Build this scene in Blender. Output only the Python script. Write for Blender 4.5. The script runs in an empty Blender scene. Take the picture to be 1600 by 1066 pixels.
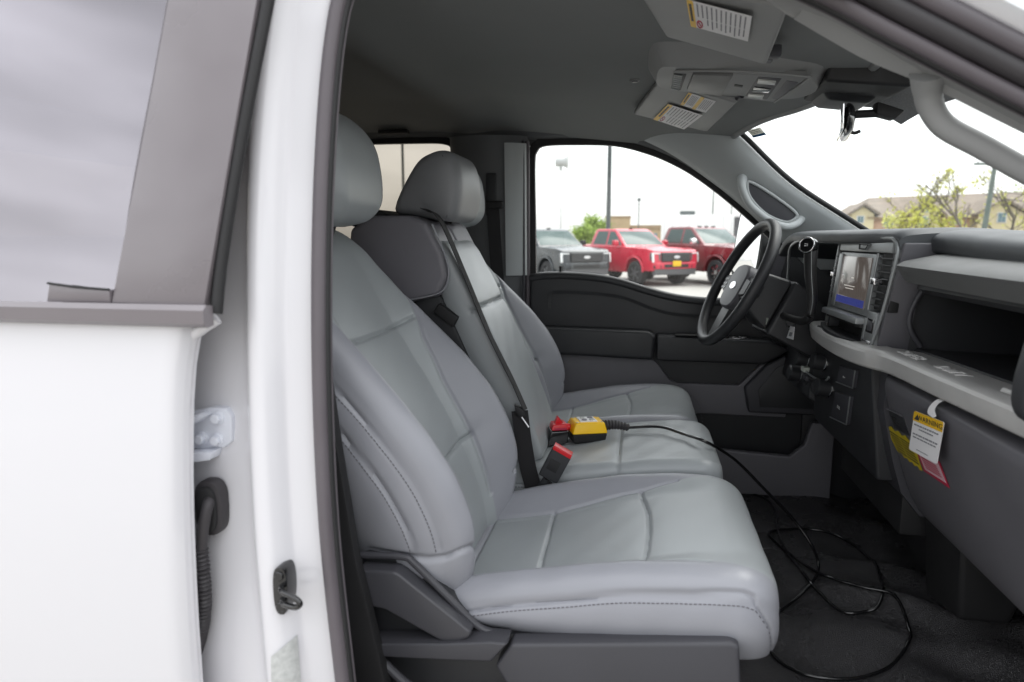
import bpy, bmesh, math, random
import numpy as np
from mathutils import Vector, Matrix

random.seed(7)
rng = np.random.default_rng(7)
scene = bpy.context.scene
R = math.radians

# ------------------------------------------------------------------ camera
CAM = np.array([0.0, -1.82, 1.62])
cam_d = bpy.data.cameras.new("camera")
cam_d.lens = 24.0
cam_d.sensor_width = 36.0
cam_d.clip_start = 0.02
cam_d.clip_end = 3000
cam_d.dof.use_dof = True
cam_d.dof.focus_distance = 1.75
cam_d.dof.aperture_fstop = 3.6
cam = bpy.data.objects.new("camera", cam_d)
scene.collection.objects.link(cam)
cam.location = CAM
cam.rotation_euler = (R(90 - 8.68), 0, R(10.5))
scene.camera = cam

# ------------------------------------------------------------------ sky and sun (bright overcast)
SUN_EL, SUN_AZ = 58.0, 48.0           # azimuth measured from +Y towards +X
world = bpy.data.worlds.new("World")
scene.world = world
world.use_nodes = True
wn = world.node_tree
for n in list(wn.nodes):
    wn.nodes.remove(n)
w_out = wn.nodes.new("ShaderNodeOutputWorld")
w_bg = wn.nodes.new("ShaderNodeBackground")
w_sky = wn.nodes.new("ShaderNodeTexSky")
w_sky.sky_type = 'NISHITA'
w_sky.sun_disc = False
w_sky.sun_elevation = R(SUN_EL)
w_sky.sun_rotation = R(SUN_AZ)
w_sky.air_density = 1.0
w_sky.dust_density = 2.0
w_sky.ozone_density = 1.0
w_hs = wn.nodes.new("ShaderNodeHueSaturation")
w_hs.inputs["Saturation"].default_value = 0.22
w_co = wn.nodes.new("ShaderNodeTexCoord")
w_map = wn.nodes.new("ShaderNodeMapping")
w_map.inputs["Scale"].default_value = (1.3, 1.3, 5.5)
w_no = wn.nodes.new("ShaderNodeTexNoise")
w_no.inputs["Scale"].default_value = 1.6
w_no.inputs["Detail"].default_value = 8
w_ra = wn.nodes.new("ShaderNodeMapRange")
w_ra.inputs["From Min"].default_value = 0.3
w_ra.inputs["From Max"].default_value = 0.7
w_ra.inputs["To Min"].default_value = 0.58
w_ra.inputs["To Max"].default_value = 1.25
w_mul = wn.nodes.new("ShaderNodeVectorMath")
w_mul.operation = 'MULTIPLY'
L = wn.links
L.new(w_co.outputs["Generated"], w_map.inputs["Vector"])
L.new(w_map.outputs[0], w_no.inputs["Vector"])
L.new(w_no.outputs[0], w_ra.inputs["Value"])
L.new(w_sky.outputs[0], w_hs.inputs["Color"])
w_ga = wn.nodes.new("ShaderNodeGamma")              # thick even cloud: flatten the clear-sky gradient
w_ga.inputs["Gamma"].default_value = 0.40
L.new(w_hs.outputs[0], w_ga.inputs["Color"])
w_sc = wn.nodes.new("ShaderNodeVectorMath")
w_sc.operation = 'SCALE'
w_sc.inputs["Scale"].default_value = 5.0
L.new(w_ga.outputs[0], w_sc.inputs[0])
L.new(w_sc.outputs[0], w_mul.inputs[0])
L.new(w_ra.outputs[0], w_mul.inputs[1])
# an overcast sky is brighter overhead than at the horizon
w_sep = wn.nodes.new("ShaderNodeSeparateXYZ")
L.new(w_co.outputs["Generated"], w_sep.inputs[0])
w_zr = wn.nodes.new("ShaderNodeMapRange")
w_zr.inputs["From Min"].default_value = 0.0
w_zr.inputs["From Max"].default_value = 1.0
w_zr.inputs["To Min"].default_value = 0.78
w_zr.inputs["To Max"].default_value = 1.5
L.new(w_sep.outputs["Z"], w_zr.inputs["Value"])
w_m2 = wn.nodes.new("ShaderNodeVectorMath")
w_m2.operation = 'MULTIPLY'
L.new(w_mul.outputs[0], w_m2.inputs[0])
L.new(w_zr.outputs[0], w_m2.inputs[1])
L.new(w_m2.outputs[0], w_bg.inputs["Color"])
L.new(w_bg.outputs[0], w_out.inputs["Surface"])
w_bg.inputs["Strength"].default_value = 0.15

sun_d = bpy.data.lights.new("sun", 'SUN')
sun_d.energy = 0.9
sun_d.angle = R(30)
sun_d.color = (1.0, 0.97, 0.93)
sun = bpy.data.objects.new("sun", sun_d)
scene.collection.objects.link(sun)
_sd = Vector((math.sin(R(SUN_AZ)) * math.cos(R(SUN_EL)), math.cos(R(SUN_AZ)) * math.cos(R(SUN_EL)), math.sin(R(SUN_EL))))
sun.rotation_euler = _sd.to_track_quat('Z', 'Y').to_euler()
sun.location = (0, -6, 12)

vs = scene.view_settings
vs.view_transform = 'Standard'
vs.look = 'None'
vs.gamma = 1.0
vs.use_curve_mapping = False
vs.exposure = 0.72
cy = scene.cycles
cy.use_denoising = True
cy.max_bounces = 10
cy.diffuse_bounces = 6
cy.glossy_bounces = 4
cy.transmission_bounces = 6
cy.transparent_max_bounces = 12
cy.caustics_reflective = False
cy.caustics_refractive = False
cy.sample_clamp_indirect = 6.0

# ------------------------------------------------------------------ view geometry: points read off the photograph, put on known planes
_f = 1600 * 24.0 / 36.0
_yaw, _pit = R(10.5), R(8.68)
_F = np.array([-math.sin(_yaw) * math.cos(_pit), math.cos(_yaw) * math.cos(_pit), -math.sin(_pit)])
_R = np.array([math.cos(_yaw), math.sin(_yaw), 0.0])
_U = np.cross(_R, _F)
def _ray(u, v): return _F + _R * (u - 800) / _f - _U * (v - 533) / _f
def onY(u, v, Y):
    d = _ray(u, v); return CAM + d * (Y - CAM[1]) / d[1]
def onX(u, v, X):
    d = _ray(u, v); return CAM + d * (X - CAM[0]) / d[0]
def onZ(u, v, Z):
    d = _ray(u, v); return CAM + d * (Z - CAM[2]) / d[2]

# ------------------------------------------------------------------ materials
def mat(name, col, rough=0.5, metal=0.0, bump=0.0, bscale=300.0, var=0.0, vscale=8.0, spec=0.5, coat=0.0, emit=None, tex='NOISE', bdist=0.002, sheen=0.0):
    m = bpy.data.materials.new(name)
    m.use_nodes = True
    nt = m.node_tree
    b = nt.nodes["Principled BSDF"]
    b.inputs["Base Color"].default_value = (*col, 1)
    b.inputs["Roughness"].default_value = rough
    b.inputs["Metallic"].default_value = metal
    b.inputs["Specular IOR Level"].default_value = spec
    b.inputs["Coat Weight"].default_value = coat
    b.inputs["Coat Roughness"].default_value = 0.05
    if sheen:
        b.inputs["Sheen Weight"].default_value = sheen
    if emit:
        b.inputs["Emission Color"].default_value = (*emit[0], 1)
        b.inputs["Emission Strength"].default_value = emit[1]
    tc = nt.nodes.new("ShaderNodeTexCoord")
    if var > 0:
        n = nt.nodes.new("ShaderNodeTexNoise")
        n.inputs["Scale"].default_value = vscale
        n.inputs["Detail"].default_value = 6
        mr = nt.nodes.new("ShaderNodeMapRange")
        mr.inputs["From Min"].default_value = 0.3
        mr.inputs["From Max"].default_value = 0.7
        mr.inputs["To Min"].default_value = 1 - var
        mr.inputs["To Max"].default_value = 1 + var
        mu = nt.nodes.new("ShaderNodeVectorMath")
        mu.operation = 'MULTIPLY'
        mu.inputs[0].default_value = col
        nt.links.new(tc.outputs["Object"], n.inputs["Vector"])
        nt.links.new(n.outputs[0], mr.inputs["Value"])
        nt.links.new(mr.outputs[0], mu.inputs[1])
        nt.links.new(mu.outputs[0], b.inputs["Base Color"])
        mr2 = nt.nodes.new("ShaderNodeMapRange")
        mr2.inputs["From Min"].default_value = 0.3
        mr2.inputs["From Max"].default_value = 0.7
        mr2.inputs["To Min"].default_value = max(0.02, rough - 0.06)
        mr2.inputs["To Max"].default_value = min(1, rough + 0.06)
        nt.links.new(n.outputs[0], mr2.inputs["Value"])
        nt.links.new(mr2.outputs[0], b.inputs["Roughness"])
    if bump > 0:
        bp = nt.nodes.new("ShaderNodeBump")
        bp.inputs["Strength"].default_value = bump
        bp.inputs["Distance"].default_value = bdist
        if tex == 'VORONOI':
            t = nt.nodes.new("ShaderNodeTexVoronoi")
            t.feature = 'DISTANCE_TO_EDGE'
            t.inputs["Scale"].default_value = bscale
            o = t.outputs["Distance"]
        elif tex == 'WAVE':
            t = nt.nodes.new("ShaderNodeTexWave")
            t.inputs["Scale"].default_value = bscale
            o = t.outputs[0]
        else:
            t = nt.nodes.new("ShaderNodeTexNoise")
            t.inputs["Scale"].default_value = bscale
            t.inputs["Detail"].default_value = 3
            o = t.outputs[0]
        nt.links.new(tc.outputs["Object"], t.inputs["Vector"])
        nt.links.new(o, bp.inputs["Height"])
        nt.links.new(bp.outputs[0], b.inputs["Normal"])
    return m

def glass(name, tint, ior=1.45, refl=0.0, rcol=(1, 1, 1), dirt=0.0, rough=0.01):
    m = bpy.data.materials.new(name)
    m.use_nodes = True
    nt = m.node_tree
    for n in list(nt.nodes):
        nt.nodes.remove(n)
    o = nt.nodes.new("ShaderNodeOutputMaterial")
    mx = nt.nodes.new("ShaderNodeMixShader")
    t = nt.nodes.new("ShaderNodeBsdfTransparent")
    t.inputs[0].default_value = (*tint, 1)
    g = nt.nodes.new("ShaderNodeBsdfGlossy")
    g.inputs["Color"].default_value = (*rcol, 1)
    g.inputs["Roughness"].default_value = rough
    lw = nt.nodes.new("ShaderNodeLayerWeight")      # Schlick reflection, the same from both sides of the pane
    lw.inputs["Blend"].default_value = 0.5
    pw = nt.nodes.new("ShaderNodeMath")
    pw.operation = 'POWER'
    pw.inputs[1].default_value = 5.0
    nt.links.new(lw.outputs["Facing"], pw.inputs[0])
    r0 = ((ior - 1) / (ior + 1))**2 + refl
    ad = nt.nodes.new("ShaderNodeMath")
    ad.operation = 'MULTIPLY_ADD'
    ad.use_clamp = True
    ad.inputs[1].default_value = (1 - r0) * 0.55
    ad.inputs[2].default_value = r0
    nt.links.new(pw.outputs[0], ad.inputs[0])
    nt.links.new(ad.outputs[0], mx.inputs[0])
    nt.links.new(t.outputs[0], mx.inputs[1])
    nt.links.new(g.outputs[0], mx.inputs[2])
    last = mx
    if dirt > 0:                                   # dried rain marks on the pane
        d = nt.nodes.new("ShaderNodeBsdfDiffuse")
        d.inputs[0].default_value = (0.5, 0.5, 0.5, 1)
        vo = nt.nodes.new("ShaderNodeTexVoronoi")
        vo.inputs["Scale"].default_value = 75
        tc = nt.nodes.new("ShaderNodeTexCoord")
        no = nt.nodes.new("ShaderNodeTexNoise")
        no.inputs["Scale"].default_value = 9
        nt.links.new(tc.outputs["Object"], vo.inputs["Vector"])
        nt.links.new(tc.outputs["Object"], no.inputs["Vector"])
        mr = nt.nodes.new("ShaderNodeMapRange")
        mr.inputs["From Min"].default_value = 0.16
        mr.inputs["From Max"].default_value = 0.05
        nt.links.new(vo.outputs["Distance"], mr.inputs["Value"])
        mn = nt.nodes.new("ShaderNodeMapRange")
        mn.inputs["From Min"].default_value = 0.5
        mn.inputs["From Max"].default_value = 0.7
        mn.inputs["To Max"].default_value = dirt
        nt.links.new(no.outputs[0], mn.inputs["Value"])
        ml = nt.nodes.new("ShaderNodeMath")
        ml.operation = 'MULTIPLY'
        nt.links.new(mr.outputs[0], ml.inputs[0])
        nt.links.new(mn.outputs[0], ml.inputs[1])
        m2 = nt.nodes.new("ShaderNodeMixShader")
        nt.links.new(ml.outputs[0], m2.inputs[0])
        nt.links.new(mx.outputs[0], m2.inputs[1])
        nt.links.new(d.outputs[0], m2.inputs[2])
        last = m2
    nt.links.new(last.outputs[0], o.inputs[0])
    return m

M = dict(
    seat=mat("seat_vinyl_panel", (0.328, 0.350, 0.361), 0.36, bump=0.30, bscale=480, var=0.03, vscale=5, tex='VORONOI', bdist=0.0006),
    seat2=mat("seat_vinyl_bolster", (0.295, 0.300, 0.325), 0.42, bump=0.22, bscale=520, var=0.03, vscale=5, tex='VORONOI', bdist=0.0006),
    stitch=mat("stitch_thread", (0.12, 0.115, 0.13), 0.8),
    charcoal=mat("charcoal_plastic", (0.026, 0.027, 0.030), 0.48, bump=0.15, bscale=700, var=0.08, vscale=6, bdist=0.0006),
    darkgrey=mat("dark_grey_plastic", (0.052, 0.052, 0.060), 0.5, bump=0.15, bscale=700, var=0.06, vscale=6, bdist=0.0006),
    midgrey=mat("grey_plastic", (0.108, 0.106, 0.118), 0.52, bump=0.15, bscale=700, var=0.05, vscale=6, bdist=0.0006),
    pillar=mat("pale_grey_pillar_plastic", (0.46, 0.485, 0.49), 0.6, bump=0.12, bscale=600, var=0.03, bdist=0.0006),
    liner=mat("headliner_fabric", (0.235, 0.243, 0.243), 0.95, bump=0.35, bscale=900, var=0.04, vscale=3, bdist=0.001, spec=0.1),
    liner2=mat("grey_overhead_plastic", (0.27, 0.275, 0.275), 0.6, bump=0.12, bscale=700, var=0.03, bdist=0.0006),
    white=mat("white_car_paint", (0.645, 0.64, 0.665), 0.35, coat=0.9),
    hinge=mat("primed_hinge_paint", (0.66, 0.68, 0.74), 0.4),
    rubber=mat("black_rubber", (0.035, 0.032, 0.035), 0.55, var=0.1, vscale=12),
    rubber2=mat("grey_rubber_bulb", (0.10, 0.088, 0.098), 0.45, var=0.08, vscale=12),
    applique=mat("gloss_pillar_applique", (0.155, 0.138, 0.148), 0.30, coat=0.5, var=0.02),
    black=mat("matte_black", (0.012, 0.012, 0.013), 0.6, var=0.1, vscale=9),
    gloss=mat("gloss_black", (0.010, 0.010, 0.011), 0.12, coat=0.4),
    webbing=mat("belt_webbing", (0.022, 0.021, 0.023), 0.75, bump=0.6, bscale=420, tex='WAVE', bdist=0.001),
    silver=mat("brushed_silver_plastic", (0.52, 0.515, 0.505), 0.42, metal=0.25, var=0.05, vscale=20),
    satin=mat("satin_grey_metal_paint", (0.29, 0.305, 0.31), 0.34, metal=0.3, var=0.04, vscale=10),
    chrome=mat("chrome", (0.75, 0.75, 0.76), 0.14, metal=1.0),
    steel=mat("dull_steel", (0.45, 0.45, 0.46), 0.35, metal=1.0),
    floor=mat("black_floor_vinyl", (0.055, 0.053, 0.056), 0.29, bump=0.75, bscale=300, var=0.15, vscale=7, tex='VORONOI', bdist=0.004),
    dashpad=mat("dash_soft_pad", (0.065, 0.070, 0.076), 0.55, bump=0.2, bscale=500, var=0.05, tex='VORONOI', bdist=0.0008),
    lid=mat("dash_lid_grey", (0.105, 0.107, 0.107), 0.5, bump=0.15, bscale=500, var=0.04, tex='VORONOI', bdist=0.0008),
    yellow=mat("yellow_plastic", (0.98, 0.58, 0.002), 0.38, var=0.03),
    labelyel=mat("label_yellow", (0.80, 0.48, 0.01), 0.5),
    labelolive=mat("label_dark_yellow", (0.50, 0.38, 0.01), 0.55),
    red=mat("red_plastic", (0.62, 0.012, 0.02), 0.32),
    redlab=mat("label_red", (0.45, 0.02, 0.06), 0.5),
    pinklab=mat("label_pale_pink", (0.62, 0.42, 0.46), 0.5),
    paper=mat("white_paper", (0.80, 0.79, 0.80), 0.6),
    paper2=mat("label_paper_shaded_print", (0.62, 0.61, 0.62), 0.55),
    ink=mat("black_ink", (0.03, 0.03, 0.03), 0.6),
    inkg=mat("grey_ink", (0.22, 0.22, 0.24), 0.6),
    blueink=mat("blue_ink", (0.02, 0.07, 0.20), 0.5),
    greypaper=mat("grey_vin_label", (0.45, 0.46, 0.45), 0.5, var=0.15, vscale=120),
    screen=mat("display_screen", (0.03, 0.028, 0.026), 0.10, emit=((0.20, 0.165, 0.145), 0.22)),  # dim brown glow, mostly standing in for a reflection on the glass
    screenblue=mat("display_blue_bar", (0.01, 0.012, 0.05), 0.12, emit=((0.06, 0.075, 0.32), 0.30)),
    screentext=mat("display_text", (0.2, 0.2, 0.2), 0.3, emit=((0.7, 0.66, 0.6), 0.35)),
    icon=mat("pale_icon_print", (0.6, 0.6, 0.6), 0.5),
    lens=mat("lamp_lens", (0.55, 0.56, 0.54), 0.25),
    green=mat("pale_tag_plastic", (0.55, 0.58, 0.52), 0.4),
    doorgrey=mat("door_grey_plastic", (0.165, 0.162, 0.178), 0.52, bump=0.15, bscale=700, var=0.05, vscale=6, bdist=0.0006),  # paler copy of the grey plastic, lifted for weak light on far door
    pillar2=mat("centre_pillar_plastic", (0.115, 0.12, 0.125), 0.6, bump=0.12, bscale=600, var=0.03, bdist=0.0006),
    glass=glass("clear_glass", (0.97, 0.985, 0.98), 1.32, dirt=0.35),
    shield=glass("windshield_glass", (0.97, 0.985, 0.98), 1.30),
    privacy=glass("privacy_glass", (0.575, 0.55, 0.51), 1.4),
    privacy_out=glass("privacy_glass_outer", (0.26, 0.25, 0.24), 1.45, refl=0.22, rcol=(0.95, 0.91, 0.98), rough=0.06),
    mirror=mat("mirror_glass", (0.9, 0.9, 0.9), 0.02, metal=1.0),
    concrete=mat("concrete_lot", (0.34, 0.325, 0.30), 0.85, bump=0.3, bscale=20, var=0.12, vscale=0.35, bdist=0.01),
)

def thin_print(name, col):                            # printed film on glass: lets daylight through from behind
    m = bpy.data.materials.new(name)
    m.use_nodes = True
    nt = m.node_tree
    for n in list(nt.nodes): nt.nodes.remove(n)
    o = nt.nodes.new("ShaderNodeOutputMaterial"); mx = nt.nodes.new("ShaderNodeMixShader")
    d = nt.nodes.new("ShaderNodeBsdfDiffuse"); t = nt.nodes.new("ShaderNodeBsdfTranslucent")
    d.inputs[0].default_value = (*col, 1); t.inputs[0].default_value = (*col, 1)
    mx.inputs[0].default_value = 0.5
    nt.links.new(d.outputs[0], mx.inputs[1]); nt.links.new(t.outputs[0], mx.inputs[2]); nt.links.new(mx.outputs[0], o.inputs[0])
    return m
def two_tone(name, ca, cb):                           # vinyl in two dyed shades, the change lying on the sewn seams
    m = mat(name, ca, 0.36, bump=0.30, bscale=480, tex='VORONOI', bdist=0.0006)
    nt = m.node_tree
    at = nt.nodes.new("ShaderNodeAttribute")
    at.attribute_name = "panel"
    mx = nt.nodes.new("ShaderNodeMix")
    mx.data_type = 'RGBA'
    mx.inputs[6].default_value = (*ca, 1)
    mx.inputs[7].default_value = (*cb, 1)
    nt.links.new(at.outputs["Fac"], mx.inputs[0])
    nt.links.new(mx.outputs[2], nt.nodes["Principled BSDF"].inputs["Base Color"])
    return m
M['twotone'] = two_tone("seat_vinyl_two_tone", (0.285, 0.291, 0.320), (0.328, 0.350, 0.361))
M['film'] = thin_print("sticker_film", (0.62, 0.62, 0.58))
M['filmink'] = thin_print("sticker_film_ink", (0.12, 0.12, 0.12))
M['filmblue'] = thin_print("sticker_film_blue", (0.05, 0.18, 0.38))
# ------------------------------------------------------------------ helpers
COL = scene.collection
def tag(o, label=None, cat=None, group=None, kind=None):
    if label: o["label"] = label
    if cat: o["category"] = cat
    if group: o["group"] = group
    if kind: o["kind"] = kind
    return o
def empty(name, loc=(0, 0, 0), rz=0.0, parent=None):
    o = bpy.data.objects.new(name, None)
    o.empty_display_size = 0.1
    COL.objects.link(o)
    o.location = loc
    o.rotation_euler = (0, 0, rz)
    if parent is not None: o.parent = parent
    return o
def link(name, me, m, parent, label=None, smooth=True, ang=35):
    if not isinstance(m, (list, tuple)): m = [m]
    for x in m: me.materials.append(M[x] if isinstance(x, str) else x)
    if smooth:
        me.polygons.foreach_set("use_smooth", [True] * len(me.polygons))
        me.set_sharp_from_angle(angle=R(ang))
    o = bpy.data.objects.new(name, me)
    COL.objects.link(o)
    if parent is not None: o.parent = parent
    if label: o["label"] = label
    return o
def mesh(name, v, f, m, parent=None, label=None, smooth=True, ang=35):
    me = bpy.data.meshes.new(name)
    me.from_pydata([tuple(map(float, p)) for p in v], [], [tuple(map(int, q)) for q in f])
    me.update()
    return link(name, me, m, parent, label, smooth, ang)
def from_bm(name, bm, m, parent=None, label=None, smooth=True, ang=35):
    bmesh.ops.recalc_face_normals(bm, faces=bm.faces)
    me = bpy.data.meshes.new(name)
    bm.to_mesh(me)
    bm.free()
    return link(name, me, m, parent, label, smooth, ang)
def bevel(bm, w, seg=2, ang=25):
    if w <= 0: return
    es = [e for e in bm.edges if len(e.link_faces) == 2 and e.calc_face_angle(0) > R(ang)]
    bmesh.ops.bevel(bm, geom=es, offset=w, segments=seg, profile=0.6, affect='EDGES', clamp_overlap=True)
def hexa(name, c, m, parent=None, bev=0.004, seg=2, label=None):
    """c: 8 corners, first four one face (in ring order), last four the opposite face"""
    bm = bmesh.new()
    vs_ = [bm.verts.new(tuple(map(float, p))) for p in c]
    for q in ((0, 1, 2, 3), (7, 6, 5, 4), (0, 4, 5, 1), (1, 5, 6, 2), (2, 6, 7, 3), (3, 7, 4, 0)):
        bm.faces.new([vs_[i] for i in q])
    bmesh.ops.recalc_face_normals(bm, faces=bm.faces)
    bevel(bm, bev, seg)
    return from_bm(name, bm, m, parent, label)
def box(name, lo, hi, m, parent=None, bev=0.004, seg=2, label=None, rot=None, at=None):
    (x0, y0, z0), (x1, y1, z1) = lo, hi
    c = [Vector(p) for p in ((x0, y0, z0), (x1, y0, z0), (x1, y1, z0), (x0, y1, z0), (x0, y0, z1), (x1, y0, z1), (x1, y1, z1), (x0, y1, z1))]
    if rot is not None:
        c = [rot @ p for p in c]
    if at is not None:
        c = [p + Vector(at) for p in c]
    return hexa(name, c, m, parent, bev, seg, label)
def prism(name, pts, axis, lo, hi, m, parent=None, bev=0.003, seg=2, label=None, ang=25, P=None):
    """pts: polygon in the two other axes (order X,Y,Z without `axis`), pushed from lo to hi along axis"""
    bm = bmesh.new()
    def mk(a, b, t):
        if P: return P(a, b, t)
        return {'X': (t, a, b), 'Y': (a, t, b), 'Z': (a, b, t)}[axis]
    A = [bm.verts.new(mk(a, b, lo)) for a, b in pts]
    B = [bm.verts.new(mk(a, b, hi)) for a, b in pts]
    n = len(pts)
    bm.faces.new(A)
    bm.faces.new(B[::-1])
    for i in range(n):
        bm.faces.new((A[i], A[(i + 1) % n], B[(i + 1) % n], B[i]))
    bmesh.ops.recalc_face_normals(bm, faces=bm.faces)
    bevel(bm, bev, seg, ang)
    bmesh.ops.triangulate(bm, faces=[f for f in bm.faces if len(f.verts) > 4])
    return from_bm(name, bm, m, parent, label)
def crom(pts, n=8, closed=False):
    p = np.array(pts, float)
    k = len(p)
    out = []
    rngk = range(k if closed else k - 1)
    for i in rngk:
        p0 = p[(i - 1) % k] if (closed or i > 0) else 2 * p[0] - p[1]
        p1, p2 = p[i], p[(i + 1) % k]
        p3 = p[(i + 2) % k] if (closed or i + 2 < k) else 2 * p[-1] - p[-2]
        for j in range(n):
            t = j / n
            out.append(0.5 * ((2 * p1) + (-p0 + p2) * t + (2 * p0 - 5 * p1 + 4 * p2 - p3) * t * t + (-p0 + 3 * p1 - 3 * p2 + p3) * t ** 3))
    if not closed: out.append(p[-1])
    return np.array(out)
def resamp(path, step):
    p = np.array(path, float)
    d = np.r_[0, np.cumsum(np.linalg.norm(np.diff(p, axis=0), axis=1))]
    k = max(2, int(round(d[-1] / step)) + 1)
    s = np.linspace(0, d[-1], k)
    return np.stack([np.interp(s, d, p[:, i]) for i in range(p.shape[1])], 1)
def sweep_data(path, prof, up=(0, 0, 1), closed=False, cap=True, scale=None):
    """prof: closed 2-D outline (side, up) carried along path"""
    path = np.array(path, float)
    n = len(path)
    if closed:
        T = np.roll(path, -1, 0) - np.roll(path, 1, 0)
    else:
        T = np.gradient(path, axis=0)
    T /= np.linalg.norm(T, axis=1)[:, None] + 1e-12
    V, Fc = [], []
    k = len(prof)
    upv = np.array(up, float)
    prev = None
    for i in range(n):
        if prev is None:
            s = np.cross(T[i], upv)
            if np.linalg.norm(s) < 1e-3: s = np.cross(T[i], np.array([1.0, 0.2, 0]))
        else:
            s = prev - T[i] * (prev @ T[i])
        if up is not None and prev is not None:
            s2 = np.cross(T[i], upv)
            if np.linalg.norm(s2) > 0.2: s = s2
        s = s / (np.linalg.norm(s) + 1e-12)
        prev = s
        u = np.cross(s, T[i])
        sc = 1.0 if scale is None else scale[i]
        for a, b in prof:
            V.append(path[i] + (s * a + u * b) * sc)
    m_ = n if closed else n - 1
    for i in range(m_):
        for j in range(k):
            a0, a1 = i * k + j, i * k + (j + 1) % k
            b0, b1 = ((i + 1) % n) * k + j, ((i + 1) % n) * k + (j + 1) % k
            Fc.append((a0, a1, b1, b0))
    if cap and not closed:
        Fc.append(tuple(range(k))[::-1])
        Fc.append(tuple((n - 1) * k + j for j in range(k)))
    return V, Fc
def circ(r, n=12, ry=None):
    ry = r if ry is None else ry
    return [(r * math.cos(2 * math.pi * i / n), ry * math.sin(2 * math.pi * i / n)) for i in range(n)]
def tube(name, path, r, m, parent=None, n=12, up=(0, 0, 1), closed=False, label=None, scale=None, ry=None):
    V, Fc = sweep_data(path, circ(r, n, ry), up, closed, True, scale)
    o = mesh(name, V, Fc, m, parent, label, True, 60)
    return fixn(o)
def sweep(name, path, prof, m, parent=None, up=(0, 0, 1), closed=False, label=None, scale=None, ang=35):
    V, Fc = sweep_data(path, prof, up, closed, True, scale)
    return fixn(mesh(name, V, Fc, m, parent, label, True, ang))
def fixn(o):
    bm = bmesh.new()
    bm.from_mesh(o.data)
    bmesh.ops.recalc_face_normals(bm, faces=bm.faces)
    bm.to_mesh(o.data)
    bm.free()
    return o
def grid_faces(nu, nv, closed_v=False):
    f = []
    for i in range(nu - 1):
        for j in range(nv if closed_v else nv - 1):
            j2 = (j + 1) % nv
            f.append((i * nv + j, i * nv + j2, (i + 1) * nv + j2, (i + 1) * nv + j))
    return f
def slab(name, P, off, m, parent=None, label=None, ang=50):
    """P [nu][nv][3] surface, off: vector (or array) to the second skin -> closed shell"""
    P = np.array(P, float)
    nu, nv = P.shape[:2]
    Q = P + np.array(off)
    V = np.concatenate([P.reshape(-1, 3), Q.reshape(-1, 3)])
    N = nu * nv
    f = grid_faces(nu, nv)
    F2 = f + [tuple(N + i for i in q[::-1]) for q in f]
    ring = [i * nv for i in range(nu)] + [(nu - 1) * nv + j for j in range(1, nv)] + [i * nv + nv - 1 for i in range(nu - 2, -1, -1)] + [j for j in range(nv - 2, 0, -1)]
    k = len(ring)
    for i in range(k):
        a, b = ring[i], ring[(i + 1) % k]
        F2.append((a, b, N + b, N + a))
    return fixn(mesh(name, V, F2, m, parent, label, True, ang))
def smf(xs, ys):
    xs, ys = np.array(xs, float), np.array(ys, float)
    t = np.gradient(ys, xs)
    d = np.diff(ys) / np.diff(xs)
    t[0], t[-1] = d[0], d[-1]
    def f(x):
        x = np.clip(np.asarray(x, float), xs[0], xs[-1])
        i = np.clip(np.searchsorted(xs, x) - 1, 0, len(xs) - 2)
        h = xs[i + 1] - xs[i]
        u = (x - xs[i]) / h
        return ((2 * u**3 - 3 * u**2 + 1) * ys[i] + (u**3 - 2 * u**2 + u) * h * t[i] + (-2 * u**3 + 3 * u**2) * ys[i + 1] + (u**3 - u**2) * h * t[i + 1])
    return f
def sstep(a, b, x):
    t = np.clip((x - a) / (b - a), 0, 1)
    return t * t * (3 - 2 * t)
def seg_dist(ps, pc, poly):
    d = np.full(ps.shape, 1e9)
    for (a0, a1), (b0, b1) in zip(poly[:-1], poly[1:]):
        vx, vy = b0 - a0, b1 - a1
        l2 = vx * vx + vy * vy + 1e-12
        t = np.clip(((ps - a0) * vx + (pc - a1) * vy) / l2, 0, 1)
        d = np.minimum(d, np.hypot(ps - a0 - t * vx, pc - a1 - t * vy))
    return d

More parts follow.
